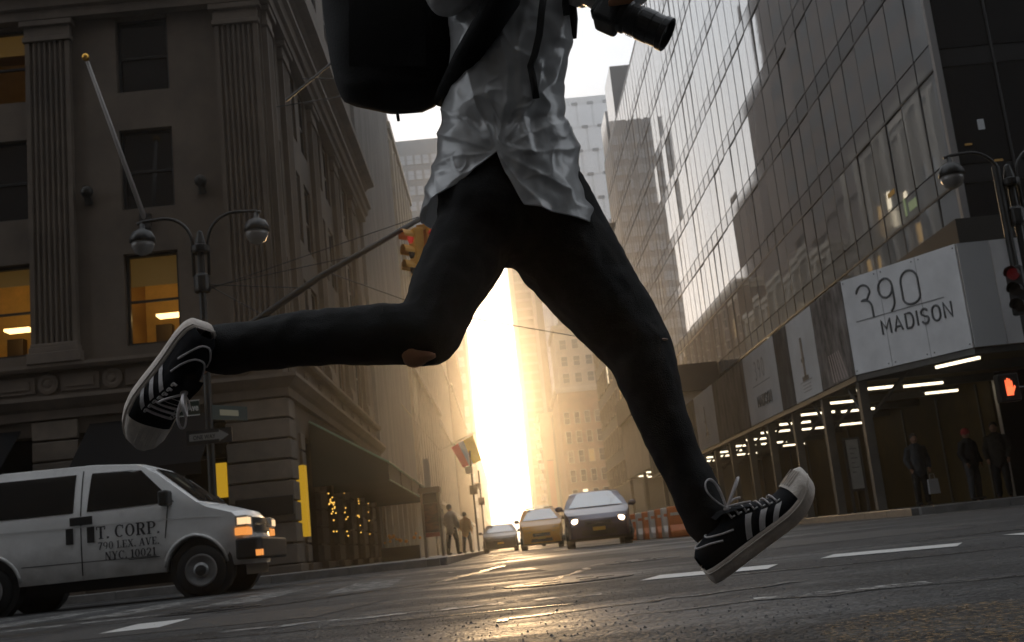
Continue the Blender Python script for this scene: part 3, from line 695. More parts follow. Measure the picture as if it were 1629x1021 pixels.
# --- sidewalk shed with printed panels
sh_ = thing('sidewalk_shed', 'sidewalk shed with white printed hoarding panels wrapping the glass building corner', 'shed', (10, 40, 0), world=True)
SX, ZB, ZT, YC, XC, YF = 8.42, 3.27, 5.5, 26.0, 10.05, 23.25
M_PAN = mat('white_hoarding_panel', (.70, .70, .71), .75, var=.13, scale=1.3); M_PANS = mat('shaded_hoarding_panel', (.54, .535, .53), .8, var=.12, scale=.8); M_PAN2 = mat('grey_hoarding_panel', (.50, .51, .52), .6, var=.06, scale=.6)  # side panels: white hoarding colour darkened for their shade
def photo_mat(name, a, b, sc):
    return mat(name, a, .8, spec=.15, col2=b, scale=sc, stretch=(1, 1, .35), detail=8)
PH1, PH2, PH3 = photo_mat('printed_photo_dark', (.012, .012, .013), (.28, .26, .25), 3.5), photo_mat('printed_photo_brown', (.012, .012, .011), (.21, .19, .18), 2.6), photo_mat('printed_photo_grey', (.015, .015, .016), (.13, .13, .13), 2.6)
side = [(26.02, 28.75, PH1), (28.75, 31.4, M_PANS), (31.4, 33.0, PH3), (33.0, 37.4, M_PANS), (37.4, 43.2, PH2), (43.2, 47.6, M_PANS), (47.6, 53, PH3), (53, 58, M_PANS), (58, 64, PH2)]
for a, b, m_ in side: MB().box(SX-.04, SX, a+.012, b-.012, ZB, ZT).build('panel', m_, sh_)
dv = np.array([XC-SX, YF-YC]); dl = np.linalg.norm(dv); ang = math.atan2(dv[1], dv[0])
cp = MB().box(0, dl, -.04, 0, ZB, ZT).build('panel', M_PAN, sh_); cp.location = Vector((SX, YC, 0))+WOFF[sh_.name]; cp.rotation_euler = (0, 0, ang)
for k, (a, b, m_) in enumerate(((XC, 10.75, M_PAN2), (10.75, 14, M_PAN), (14, 18, M_PAN2), (18, 30, M_PAN))): MB().box(a+.01, b-.01, YF-.04, YF, ZB, ZT).build('panel', m_, sh_)
# joints and fixings of the corner panel
for u in (dl*.34, dl*.67): put(MB().box(-.006, .006, -.003, 0, ZB, ZT).mesh('panel_joint', mat('joint_grey', (.3, .3, .3), .8)), 'panel_joint', cp, (u, -.0402, 0))
bo_ = MB().lathe([(.018, 0), (.014, -.008), (0, -.009)], n=8, axis='y').mesh('bolt', M_DARK)
for u in (.06, dl*.31, dl*.37, dl*.64, dl*.70, dl-.06):
    for z in (ZB+.08, ZT-.08): put(bo_, 'bolt', cp, (u, -.041, z))
# lettering on the corner panel
M_INK = mat('grey_print_ink', (.10, .105, .11), .6); M_INKL = mat('light_print_ink', (.25, .25, .25), .6)
def on_panel(me, u, z, name='lettering'):
    o = put(me, name, cp, (u, -.046, z), (math.pi/2, 0, 0)); return o
def stroke(pts, w=.035):
    mb = MB(); mb.tube([(x, y, 0) for x, y in pts], w/2, 6); return mb
def arc(cx, cy, rx, ry, a0, a1, n=12): return [(cx+rx*math.cos(rad(a0+(a1-a0)*i/n)), cy+ry*math.sin(rad(a0+(a1-a0)*i/n))) for i in range(n+1)]
def sans(txt, h, m_):
    GLY = {'M': [[(0, 0), (0, 1), (.36, .35), (.72, 1), (.72, 0)]], 'A': [[(0, 0), (.33, 1), (.66, 0)], [(.12, .3), (.54, .3)]], 'D': [[(0, 0), (0, 1), (.3, 1)]+arc(.3, .5, .3, .5, 90, -90)+[(0, 0)]],
           'I': [[(0, 0), (0, 1)]], 'S': [arc(.28, .74, .26, .25, 20, 200, 8)+[(.28, .5)]+arc(.28, .26, .27, .25, 40, -160, 8)], 'O': [arc(.3, .65, .3, .35, 0, 180, 8)+arc(.3, .35, .3, .35, 180, 360, 8)+[(.6, .65)]], 'N': [[(0, 0), (0, 1), (.58, 0), (.58, 1)]]}
    WD = {'M': .72, 'A': .66, 'D': .6, 'I': .0, 'S': .56, 'O': .6, 'N': .58}; mb = MB(); x = 0
    for c in txt:
        for st in GLY[c]: mb.tube([((x+a)*h, b*h, 0) for a, b in st], .075*h, 6)
        x += WD[c]+.33
    return mb.mesh('lettering', m_)
for pts in ([(-.22, .62)]+arc(-.02, .58, .2, .2, 160, 0)+arc(-.05, .32, .23, .12, 60, 90)+[(-.1, .43)]+arc(-.02, .2, .2, .22, 90, 0)+[(.18, .0)],
            arc(.62, .56, .2, .22, 0, 360)+[(.82, .3)]+arc(.62, .25, .2, .25, 0, -70),
            [(1.06, .2), (1.06, .55)]+arc(1.29, .55, .23, .24, 180, 0)+[(1.52, .2)]+arc(1.29, .2, .23, .16, 0, -180)):
    on_panel(MB().tube([(x, y, 0) for x, y in pts], .026, 6).mesh('digit', M_INK), .62, 1.2+ZB, 'digit')
on_panel(MB().box(-.35, 2.1, -.008, .008, 0, .004).mesh('rule', M_INK), .62, 1.19+ZB, 'rule')
on_panel(sans('MADISON', .33, M_INK), .98, .74+ZB)
# faint prints on the side panels
for (yc, big) in ((30.1, 1), (35.2, 0), (45.4, 1), (55.5, 0)):
    if big:
        o = put(MB().box(-.09, .09, -.75, .35, 0, .006).box(-.32, .3, -.8, -.68, 0, .006).box(-.2, .12, -.3, -.2, 0, .007).mesh('printed_mark', M_INK), 'printed_mark', sh_, (SX-.045, yc, 4.55), (math.pi/2, 0, -math.pi/2))
        for q in range(4): MB().box(SX-.046, SX-.041, yc-.6+.2*(q > 0), yc+.6-.2*(q > 0), 3.62-.09*q+.1, 3.64-.09*q+.1).build('printed_line', M_INKL, sh_)
    else:
        [put(text_mesh(ch, .9, M_INKL, -.004, .8, .002), 'digit', sh_, (SX-.045, yc+.5-.5*q_, 4.55), (math.pi/2, 0, -math.pi/2)) for q_, ch in enumerate('390')]
        put(sans('MADISON', .33, M_INK), 'lettering', sh_, (SX-.045, yc+.75, 3.72), (math.pi/2, 0, -math.pi/2))
        MB().box(SX-.046, SX-.041, yc-1.2, yc+1.2, 4.4, 4.42).build('rule', M_INK, sh_)
# striped crossing printed on the first photo panel
for q in range(6): MB().add([(SX-.043, 26.5+.22*q, ZB+.05), (SX-.043, 26.62+.22*q, ZB+.05), (SX-.043, 27.0+.17*q, ZB+.75), (SX-.043, 26.92+.17*q, ZB+.75)], [(0, 1, 2, 3)]).build('printed_stripe', mat('printed_stripe', (.30, .26, .26), .6), sh_)
# deck, beams, posts, braces
M_STEEL = mat('shed_steel', (.10, .095, .085), .5, var=.2, scale=3); M_DECK = mat('shed_deck_board', (.20, .155, .075), .8, var=.3, scale=1.2, stretch=(1, 6, 1))
M_HOARD = mat('plywood_hoarding', (.11, .075, .02), .75, var=.25, scale=1.5)
pl_ = [(SX+.01, YC), (XC+.01, YF+.01), (40, YF+.01), (40, BL-.15), (RW-.1, BL-.15), (RW-.1, 64), (SX+.01, 64)]
MB().prism(pl_, 'z', ZB+.16, ZB+.3).build('deck', M_DECK, sh_)
MB().box(SX-.03, SX+.1, YC, 64, ZB-.14, ZB-.01).build('edge_beam', M_STEEL, sh_)
eb = MB().box(0, dl, 0, .12, ZB-.14, ZB-.01).build('edge_beam', M_STEEL, sh_); eb.location = cp.location; eb.rotation_euler = cp.rotation_euler
MB().box(XC, 40, YF+.02, YF+.14, ZB-.14, ZB-.01).build('edge_beam', M_STEEL, sh_)
for k in range(13): MB().box(SX+.1, RW-.12, 27+k*2.8, 27.12+k*2.8, ZB-.05, ZB+.15).build('cross_beam', M_STEEL, sh_)
def post(x, y, br=True):
    MB().box(x-.1, x+.1, y-.1, y+.1, .16, ZB-.15).build('post', M_STEEL, sh_); MB().box(x-.17, x+.17, y-.17, y+.17, .147, .175).build('base_plate', M_STEEL, sh_)
    if br:
        MB().tube([(x, y+.12, 2.3), (x, y+1.1, ZB-.1)], .045, 6).tube([(x+.12, y, 2.3), (x+1.1, y, ZB-.02)], .045, 6).build('brace', M_STEEL, sh_)
post(SX+.13, YC+.2)
for k in range(1, 12): post(SX+.13, YC+.2+k*3.1)
for k in range(3): post(12.6+k*4.2, YF+.25)
MB().box(RW-.13, RW-.03, BL+.2, 64, .15, ZB+.15).build('hoarding', M_HOARD, sh_)
MB().box(RW-.1, 40, BL-.13, BL-.05, .15, ZB+.15).build('hoarding', mat('dark_hoarding', (.016, .013, .007), .7), sh_)
for k in range(11): MB().box(RW-.17, RW-.131, 31+k*3, 31.1+k*3, .15, ZB).build('batten', M_STEEL, sh_)
# fluorescent tubes
def tubelight(c, L, a):
    t = put(_tl, 'tube_light', sh_, c, (0, 0, a)); t.scale = (L, 1, 1); put(_tlb, 'fitting', t); return t
_tl = MB().box(-.5, .5, -.035, .035, 0, .06).mesh('tube_light', E_TUBE); _tlb = MB().box(-.52, .52, -.07, .07, .062, .11).mesh('fitting', M_STEEL)
p = P(1522, 571, 25.0); tubelight((p[0], 25.0, ZB-.1), 1.15, ang)
for k in range(10):
    y = 28.3+k*2.75
    tubelight((9.6, y, ZB-.14), 1.0, 0)
    if k % 2 == 0: tubelight((10.9, y+.3, ZB-.14), 1.0, 0)
    if k % 3 == 1: tubelight((12.3, y, ZB-.14), .9, 0)
# notice board under the shed
nb = thing('notice_board', 'white permit notice board standing under the shed beside its corner post', 'notice board', (9.0, 29.3, .15), world=True)
c1, c2 = P(1345, 700, 29.3), P(1376, 776, 29.3)
MB().box(c1[0], c2[0], 29.3, 29.36, c2[2], c1[2]).build('sheet', mat('notice_paper', (.42, .43, .42), .6, var=.15, scale=4), nb)
MB().box(c1[0]-.06, c2[0]+.06, 29.365, 29.43, c2[2]-.06, c1[2]+.06).box(c1[0]-.06, c1[0]-.01, 29.3, 29.42, .15, c1[2]).box(c2[0]+.01, c2[0]+.06, 29.3, 29.42, .15, c1[2]).build('frame', M_STEEL, nb)
for q in range(6): MB().box(c1[0]+.06, c2[0]-.06-.08*(q % 2), 29.292, 29.299, c1[2]-.25-q*.12, c1[2]-.22-q*.12).build('printed_line', M_INKL, nb)
# theatre-like marquee farther down on the right
mq = thing('street_canopy', 'cream box canopy with lights beneath it down the right of the street', 'canopy', (10, 72, 0), world=True)
MB().prism([(9.2, 4.1), (9.2, 8.0), (RW-.15, 8.0), (RW-.15, 4.1)], 'y', 66, 84).build('box', mat('cream_canopy', (.40, .35, .29), .7, var=.15, scale=1), mq)
MB().box(9.0, RW-.14, 66-.2, 84.1, 8.01, 9.6).build('dark_top', M_BRICKD, mq)
for y in (66.5, 75, 83.5): MB().box(9.3, 9.5, y-.1, y+.1, .15, 4.09).build('post', M_STEEL, mq)
for k in range(8): put(MB().box(-.3, .3, -.15, .15, -.08, -.01).mesh('lamp', E_TUBE), 'lamp', mq, (9.8+.9*(k % 2), 66.6+k*2.1, 4.09))
# ------------------------------------------------------------------ street furniture
M_BLK = mat('black_street_metal', (.018, .018, .018), .42, metal=.3)
M_LENS = mat('frosted_lamp_glass', (.22, .21, .20), .25)
def twin_lamp(px, Y, label, zl):
    """pixel column of the post at mid height gives its X on the kerb line Y"""
    x = px; t = thing('street_lamp', label, 'street lamp', (x, Y, .145), group='twin armed street lamps')
    H = zl
    MB().lathe([(.22, 0), (.22, .25), (.15, .35), (.13, .9), (.10, 1.0), (.085, 1.1), (.075, H-.2), (.07, H)], n=14).build('post', M_BLK, t, smooth=True)
    MB().lathe([(.16, H-.95), (.17, H-.9), (.17, H-.62), (.14, H-.58), (.10, H-.55)], n=14).build('collar', M_BLK, t)
    MB().lathe([(.19, H-.1), (.2, H-.06), (.2, H+.04), (.12, H+.08), (.06, H+.35), (0, H+.4)], n=14).build('collar', M_BLK, t)
    for s in (-1, 1):
        pts = [(s*.16, 0, H-.6), (s*.16, 0, H+.1)]+[(s*(.16+.60*(1-math.cos(a))), 0, H+.1+.62*math.sin(a)) for a in np.linspace(.15, math.pi/2, 8)]+[(s*1.15, 0, H+.70), (s*1.3, 0, H+.66)]
        arm = MB().tube(pts, [.035]*len(pts), 8).build('arm', M_BLK, t, smooth=True)
        lamp = MB().lathe([(.03, .12), (.05, .1), (.06, .0), (.2, -.08), (.26, -.2), (.27, -.3), (.25, -.31)], (s*1.2, 0, H+.55), 16).build('lamp_housing', M_BLK, t, smooth=True)
        MB().lathe([(.24, -.31), (.235, -.4), (.17, -.52), (.06, -.58), (0, -.585)], (s*1.2, 0, H+.55), 16).build('globe', M_LENS, lamp, smooth=True)
    return t
lx = P(320, 420, 23.2)[0]; lz = P(318, 395, 23.2)[2]
LAMP = twin_lamp(lx, 23.2, 'black twin armed street lamp in front of the limestone corner building', lz-.145)
rx_ = P(1607, 300, 23.0)[0]; rz_ = P(1605, 290, 23.0)[2]
twin_lamp(rx_, 22.95, 'black twin armed street lamp in front of the glass building corner', rz_-.145)
# signs on the left post
M_SIGN = mat('black_sign', (.015, .015, .016), .4); M_WHT = mat('white_sign_paint', (.62, .62, .60), .5); M_GRN = mat('dark_green_sign', (.012, .03, .022), .4)
ss = thing('street_name_sign', 'dark street name sign reading Ave on the left lamp post', 'street sign', (lx, 23.05, 3), world=True)
p = P(296, 650, 23.05)
MB().box(p[0]-.52, p[0]+.27, 23.04, 23.06, p[2]-.15, p[2]+.15).build('plate', M_GRN, ss)
MB().box(p[0]-.53, p[0]+.28, 23.033, 23.038, p[2]-.16, p[2]-.14).box(p[0]-.53, p[0]+.28, 23.033, 23.038, p[2]+.14, p[2]+.16).build('border', M_WHT, ss)
put(text_mesh('Madison Ave', .2, M_WHT, .004, .72, .002), 'lettering', ss, (p[0]-.12, 23.03, p[2]-.06), (math.pi/2, 0, 0))
s2 = thing('street_name_sign', 'small dark name sign turned along the side street on the left lamp post', 'street sign', (lx+.1, 23.2, 3), world=True)
p2 = P(345, 655, 23.2)
me = MB().box(-.02, .02, -.1, .85, -.15, .15).mesh('plate', M_GRN); put(me, 'plate', s2, (lx+.12, 23.25, p2[2]), (0, 0, rad(-35)))
put(MB().box(.021, .026, .1, .6, -.06, .06).mesh('lettering_block', mat('cream_sign_paint', (.5, .45, .3), .5)), 'lettering_block', s2, (lx+.12, 23.25, p2[2]), (0, 0, rad(-35)))
ow = thing('one_way_sign', 'black one way sign with white arrow low on the left lamp post', 'traffic sign', (lx, 23.0, 2.5), world=True)
p3 = P(333, 694, 23.0)
MB().box(p3[0]-.46, p3[0]+.46, 22.99, 23.02, p3[2]-.15, p3[2]+.15).build('plate', M_SIGN, ow)
MB().prism([(p3[0]-.4, p3[2]-.07), (p3[0]+.2, p3[2]-.07), (p3[0]+.2, p3[2]-.12), (p3[0]+.4, p3[2]), (p3[0]+.2, p3[2]+.12), (p3[0]+.2, p3[2]+.07), (p3[0]-.4, p3[2]+.07)], 'y', 22.983, 22.987).build('arrow', mat('grey_sign_paint', (.22, .22, .21), .5), ow)
put(text_mesh('ONE WAY', .12, M_SIGN, .003, .8, .001), 'lettering', ow, (p3[0]-.1, 22.981, p3[2]-.045), (math.pi/2, 0, 0))
# mast arm with yellow signals
M_YEL = mat('signal_yellow', (.62, .29, .02), .45, var=.15, scale=4)
ma = thing('signal_mast_arm', 'slanting dark mast arm with guy wires carrying yellow traffic signals over the street', 'traffic signal', (lx, 23.2, 5), world=True)
a0, a1 = np.array([lx+.05, 23.2, P(345, 560, 23.2)[2]]), P(686, 338, 23.6)
MB().tube([a0, a0*.5+a1*.5+np.array([0, 0, .12]), a1], [.085, .07, .055], 8).build('arm', M_BLK, ma, smooth=True)
w = MB()
for t_, z in ((.25, .4), (.45, .6), (.7, .9), (1.0, 1.1)): w.tube([(lx, 23.2, lz-.6-z*.3), tuple(a0+(a1-a0)*t_)], .011, 4)
w.tube([P(455, 160, 24), P(540, 90, 24)], .03, 5).tube([P(440, 170, 24), P(545, 153, 24)], .012, 5).tube([P(480, 125, 24), P(545, 125, 24)], .012, 5)
w.tube([tuple(a0+(a1-a0)*.55), P(700, 497, 26), P(860, 525, 30), P(1060, 560, 40)], .012, 4)
w.build('guy_wire', M_BLK, ma)
E_DIM = mat('unlit_lens', (.03, .02, .015), .2)
def signal_head(c, rz, parent, red):
    h = MB().box(-.17, .17, -.11, .11, -.52, .52).mesh('signal_head', M_YEL); o = put(h, 'signal_head', parent, tuple(c), (0, 0, rz), bevel=.02)
    for k, z in enumerate((.34, 0, -.34)):
        ln = MB().lathe([(.13, 0), (.13, .03), (.09, .05), (0, .055)], (0, -.11, z), 14, 'y', Matrix.Rotation(math.pi, 4, 'X')).build('lens', E_RED if (k == 0 and red) else E_DIM, o)
        V = []; n_ = 9
        for q in range(n_):
            a = math.pi*(-.08+1.16*q/(n_-1)); V += [(.15*math.cos(a), -.11, z+.15*math.sin(a)), (.15*math.cos(a), -.34, z+.15*math.sin(a)+.03)]
        MB().add(V, [(2*q, 2*q+2, 2*q+3, 2*q+1) for q in range(n_-1)]).build('visor', M_YEL, o)
    return o
sp = P(664, 402, 23.6)
signal_head((sp[0], 23.6, sp[2]), rad(-62), ma, True)
signal_head((sp[0]+.34, 23.75, sp[2]+.12), rad(25), ma, True)
MB().box(sp[0]+.02, sp[0]+.3, 23.6, 23.72, sp[2]+.50, sp[2]+.62).box(sp[0]-.1, sp[0]+.12, 23.5, 23.7, sp[2]-.80, sp[2]-.66).tube([(sp[0]+.2, 23.66, sp[2]+.6), (sp[0]+.24, 23.62, a1[2])], .04, 8).tube([(sp[0], 23.6, sp[2]-.5), (sp[0], 23.6, sp[2]-.67)], .03, 8).build('bracket', M_YEL, ma)
# right hand signals on a pole at the frame edge
tp = P(1668, 700, 22.9); tps = thing('signal_pole', 'dark signal pole at the right edge with red lit traffic light and red hand', 'traffic signal', (tp[0], 22.9, .145), world=True)
MB().lathe([(.16, .145), (.16, .5), (.09, .6), (.08, 7)], (tp[0], 22.9, 0), 12).build('pole', M_BLK, tps)
q = P(1619, 462, 22.5)
o = put(MB().box(-.16, .16, -.1, .1, -.5, .5).mesh('signal_head', M_BLK), 'signal_head', tps, tuple(q), (0, 0, rad(-38)), bevel=.02)
for k, z in enumerate((.33, 0, -.33)):
    MB().lathe([(.12, 0), (.12, .03), (0, .05)], (0, -.1, z), 14, 'y', Matrix.Rotation(math.pi, 4, 'X')).build('lens', emit('dim_red_light', (1, .03, .05), .02) if k == 0 else E_DIM, o)
    MB().grid(lambda u, v: (.14*math.cos(math.pi*(-.08+1.16*u)), -.1-.24*v, z+.14*math.sin(math.pi*(-.08+1.16*u))), 9, 2).build('visor', M_BLK, o)
MB().tube([(q[0]+.1, 22.55, q[2]+.45), (tp[0], 22.9, q[2]+.45)], .03, 6).tube([(q[0]+.1, 22.55, q[2]-.45), (tp[0], 22.9, q[2]-.45)], .03, 6).build('bracket', M_BLK, tps)
q = P(1606, 616, 22.5)
o = put(MB().box(-.21, .21, 0, .2, -.28, .28).mesh('pedestrian_signal', M_BLK), 'pedestrian_signal', tps, tuple(q), bevel=.02)
hd = MB().box(-.075, .06, -.012, -.004, -.16, .02)
for k, (x, h_) in enumerate(((-.06, .13), (-.022, .165), (.016, .15), (.052, .11))): hd.box(x-.015, x+.013, -.012, -.004, .02, .02+h_)
hd.add([(.06, -.012, -.12), (.12, -.012, .0), (.10, -.012, .04), (.06, -.012, -.02)], [(0, 1, 2, 3)])
hd.build('red_hand', emit('red_hand_light', (1.0, .14, .05), 1.7), o)
MB().tube([(q[0], 22.65, q[2]), (tp[0], 22.9, q[2])], .03, 6).build('bracket', M_BLK, tps)

# advertising kiosk and other left pavement things
M_AD = mat('printed_ad_poster', (.02, .02, .018), .5, col2=(.26, .10, .06), scale=2.5, stretch=(1, 1, 2.2)); M_ADR = mat('red_ad_strip', (.36, .10, .07), .5)
def at(px, py, Y): return P(px, py, Y)
k0, k1 = at(670, 785, 38), at(704, 882, 38)
ki = thing('advertising_kiosk', 'dark advertising kiosk with poster and white top panel on the left pavement', 'kiosk', (k0[0], 38, .145), world=True)
xa, xb, zb, zt = k0[0], k1[0], .147, k0[2]
MB().box(xa-.05, xa+.02, 38, 38.9, zb, zt).box(xb-.02, xb+.05, 38, 38.9, zb, zt).box(xa-.1, xb+.1, 37.95, 38.95, zt, zt+.18).build('frame', mat('tan_kiosk_frame', (.26, .2, .14), .5), ki)
MB().box(xa+.03, xb-.03, 38.05, 38.12, .95, zt-.35).build('poster', M_AD, ki); MB().box(xa+.03, xb-.03, 38.03, 38.13, .8, .94).build('red_strip', M_ADR, ki)
MB().box(xa+.03, xb-.03, 38.06, 38.14, zt-.34, zt-.02).build('header', M_SIGN, ki)
MB().box(xa+.12, xb-.2, 38.2, 38.3, zt+.18, zt+1.15).build('top_panel', mat('cream_top_panel', (.5, .45, .38), .6), ki)
fl = thing('flower_box', 'dark planter box with orange flowers beside the kiosk', 'planter', (xa-1, 39.5, .145), world=True)
MB().box(xa-1.6, xa-.3, 39.3, 39.7, .147, .6).build('box', M_SIGN, fl)
for i in range(16): MB().ball((xa-.9+random.gauss(0, .35), 39.4, .75+random.uniform(0, .3)), random.uniform(.03, .07), 6, 4).build('flower', mat('orange_petals', (.7, .30, .03), .6), fl)
# flag
def cloth(name, c):
    M = mat(name, c, .8); n_ = M.node_tree.nodes; t_ = n_.new('ShaderNodeBsdfTranslucent'); t_.inputs['Color'].default_value = (*[min(1, q*1.3) for q in c], 1)
    x_ = n_.new('ShaderNodeMixShader'); x_.inputs[0].default_value = .6; L_ = M.node_tree.links
    L_.new(n_['Principled BSDF'].outputs[0], x_.inputs[1]); L_.new(t_.outputs[0], x_.inputs[2]); L_.new(x_.outputs[0], n_['Material Output'].inputs['Surface']); return M
fg = thing('flag', 'yellow blue and red striped flag on a slanting pole above the left pavement', 'flag', (LW, 66, 9), world=True)
Yf = 66
a, b = P(700, 745, Yf), P(722, 700, Yf)
a = np.array([LW, Yf, 9.2]); tip = P(745, 692, Yf)
tip0 = P(700, 700, Yf)
for k, (u0, u1, c) in enumerate(((0, .45, (.75, .52, .02)), (.45, .68, (.20, .28, .42)), (.68, 1, (.55, .07, .08)))):
    def fn(u, v):
        q = u0+(u1-u0)*u
        # top edge along the pole, hanging down to the right
        A = P(752-q*34, 692+q*20, Yf); s = v
        d = P(752-q*34+14*s+5*q*s, 692+q*20+40*s-8*q*s, Yf)
        return (d[0], Yf+.12*math.sin(7*q+5*s), d[2])
    MB().grid(fn, 8, 14).build('stripe', cloth('flag_cloth_%d' % k, c), fg, smooth=True)
MB().tube([a, P(700, 716, Yf), P(756, 688, Yf)], .04, 6).build('pole', M_CREAM2, fg)
# small street signs and lamp post far left pavement
for i, (px, py, Y, lab) in enumerate(((752, 770, 55, 'slim dark sign post with pale signs behind the kiosk'), (765, 790, 70, 'far thin sign post with pale sign by the parked car'))):
    b0 = P(px, py, Y); t = thing('sign_post', lab, 'sign post', (b0[0], Y, .145), world=True)
    MB().tube([(b0[0], Y, .15), (b0[0], Y, b0[2]+1.6)], .05, 8).build('post', M_BLK, t)
    MB().box(b0[0]-.3, b0[0]+.06, Y-.06, Y-.03, b0[2]+.5, b0[2]+.85).build('sign', mat('cream_sign', (.5, .42, .33), .6), t)
    MB().box(b0[0]-.18, b0[0]+.2, Y-.06, Y-.03, b0[2]-.5, b0[2]-.05).build('sign', M_BRICK, t)
# orange and white barriers on the right
M_OR = mat('orange_plastic', (.62, .17, .04), .5, var=.1, scale=4); M_WP = mat('white_plastic', (.62, .58, .53), .5, var=.1, scale=4)
for k in range(7):
    px = 1024+k*11; Y = 38-k*1.0; b0 = G(px, 858, 0); x = P(px, 850, Y)[0]
    nm = ('farthest', 'second farthest', 'third farthest', 'middle', 'third nearest', 'second nearest', 'nearest')[k]
    t = thing('traffic_barrier', ('orange' if k % 2 == 0 else 'white')+' plastic road barrier behind the blue car, '+nm+' of the row', 'barrier', (x, Y, 0), group='orange and white road barriers')
    m_ = M_OR if k % 2 == 0 else M_WP
    MB().prism([(-.3, .0), (.3, 0), (.3, .18), (.16, .35), (.1, .85), (-.1, .85), (-.16, .35), (-.3, .18)], 'x', -.42, .42).build('body', m_, t, bevel=.03)
    MB().box(-.36, .36, -.13, -.11, .5, .68).build('reflective_band', M_WP if k % 2 == 0 else M_OR, t)
# ------------------------------------------------------------------ vehicles (x forward, y left, z up; origin on the ground amid the wheels)
M_TYRE = mat('tyre_rubber', (.012, .012, .012), .75); M_RIM = mat('steel_wheel', (.34, .34, .34), .45, metal=.6); M_HUB = mat('dark_hub', (.03, .03, .03), .5)
M_CGLASS = mat('car_glass', (.008, .009, .010), .04, spec=.7); M_BUMP = mat('black_bumper', (.018, .018, .019), .55)
E_HEAD = emit('headlight_lit', (1.0, .74, .46), 9.0); E_AMB = emit('amber_lamp', (1.0, .36, .08), .8); E_TAIL = emit('tail_lamp', (1, .1, .03), .6)
M_SEAM = mat('panel_seam', (.02, .02, .02), .7)
def car_body(parent, outline, D, w, paint, xs, zs):
    bm = bmesh.new(); n_ = len(outline)
    A = [bm.verts.new((x, -w, z)) for x, z in outline]; B = [bm.verts.new((x, w, z)) for x, z in outline]
    bm.faces.new(A); bm.faces.new(B[::-1])
    for i in range(n_): bm.faces.new((A[i], B[i], B[(i+1) % n_], A[(i+1) % n_]))
    def cut(co, no): bmesh.ops.bisect_plane(bm, geom=bm.verts[:]+bm.edges[:]+bm.faces[:], plane_co=co, plane_no=no, dist=1e-5)
    for x in xs: cut((x, 0, 0), (1, 0, 0))
    for z in zs: cut((0, 0, z), (0, 0, 1))
    for y in (-.95, -.8, -.5, 0, .5, .8, .95): cut((0, y*w, 0), (0, 1, 0))
    for v in bm.verts: v.co = Vector(D(*v.co))
    bmesh.ops.recalc_face_normals(bm, faces=bm.faces[:])
    me = bpy.data.meshes.new('body'); bm.to_mesh(me); bm.free(); me.materials.append(paint)
    me.polygons.foreach_set('use_smooth', [True]*len(me.polygons))
    o = put(me, 'body', parent)
    b = o.modifiers.new('bevel', 'BEVEL'); b.width = .035; b.segments = 3; b.limit_method = 'ANGLE'; b.angle_limit = rad(50)
    ws = o.modifiers.new('normals', 'WEIGHTED_NORMAL'); ws.keep_sharp = False
    return o
def side_patch(parent, name, poly, D, w, m_, off=.006, sides=(-1, 1), n_=10):
    """a panel of outline poly (x,z) laid on the car side"""
    out = []
    for s in sides:
        bm = bmesh.new(); f = bm.faces.new([bm.verts.new((x, 0, z)) for x, z in poly])
        xs = [p[0] for p in poly]; zs = [p[1] for p in poly]
        for k in range(1, n_):
            bmesh.ops.bisect_plane(bm, geom=bm.verts[:]+bm.edges[:]+bm.faces[:], plane_co=(0, 0, min(zs)+(max(zs)-min(zs))*k/n_), plane_no=(0, 0, 1), dist=1e-5)
            bmesh.ops.bisect_plane(bm, geom=bm.verts[:]+bm.edges[:]+bm.faces[:], plane_co=(min(xs)+(max(xs)-min(xs))*k/n_, 0, 0), plane_no=(1, 0, 0), dist=1e-5)
        for v in bm.verts:
            p = D(v.co.x, s*w, v.co.z); v.co = Vector((p[0], p[1]+s*off, p[2]))
        me = bpy.data.meshes.new(name); bm.to_mesh(me); bm.free(); me.materials.append(m_)
        me.polygons.foreach_set('use_smooth', [True]*len(me.polygons)); out.append(put(me, name, parent))
    return out
def front_patch(parent, name, ys, prof, D, w, m_, off=.008, n_=12, d=1):
    """panel across the nose or screen: prof = [(x,z)...] from low to high, ys=(y0,y1) at low and (y0,y1) at high"""
    pr = []
    for i in range(len(prof)-1):
        for k in range(4): pr.append((np.array(prof[i])*(1-k/4)+np.array(prof[i+1])*k/4))
    pr.append(np.array(prof[-1])); L_ = len(pr)
    def fn(u, v):
        q = pr[int(round(v*(L_-1)))]; a = ys[0][0]*(1-v)+ys[1][0]*v; b = ys[0][1]*(1-v)+ys[1][1]*v
        p = D(q[0], a+(b-a)*u, q[1]); return (p[0]+d*off, p[1], p[2]+off*.6)
    return MB().grid(fn, n_, L_).build(name, m_, parent, smooth=True)
def wheel(parent, x, y, r, wd, spokes=True):
    s = 1 if y > 0 else -1
    t = MB().lathe([(r*.62, -wd/2), (r*.93, -wd/2), (r, -wd*.36), (r, wd*.36), (r*.93, wd/2), (r*.62, wd/2)], (x, y, r), 28, 'y').build('wheel', M_TYRE, parent, smooth=True)
    MB().lathe([(r*.64, 0), (r*.62, s*.02), (r*.5, s*-.02), (r*.34, s*-.03), (r*.30, s*.01), (r*.14, s*.03), (0, s*.03)], (x, y+s*(wd/2+.012), r), 28, 'y').build('rim', M_RIM, t, smooth=True)
    MB().lathe([(r*.22, 0), (r*.2, s*.03), (0, s*.04)], (x, y+s*(wd/2+.03), r), 16, 'y').build('hub', M_HUB, t)
def arch(cx, r, z0, n_=10): return [(cx+r*math.cos(math.pi*i/n_), z0+max(0, r*math.sin(math.pi*i/n_))) for i in range(n_+1)]


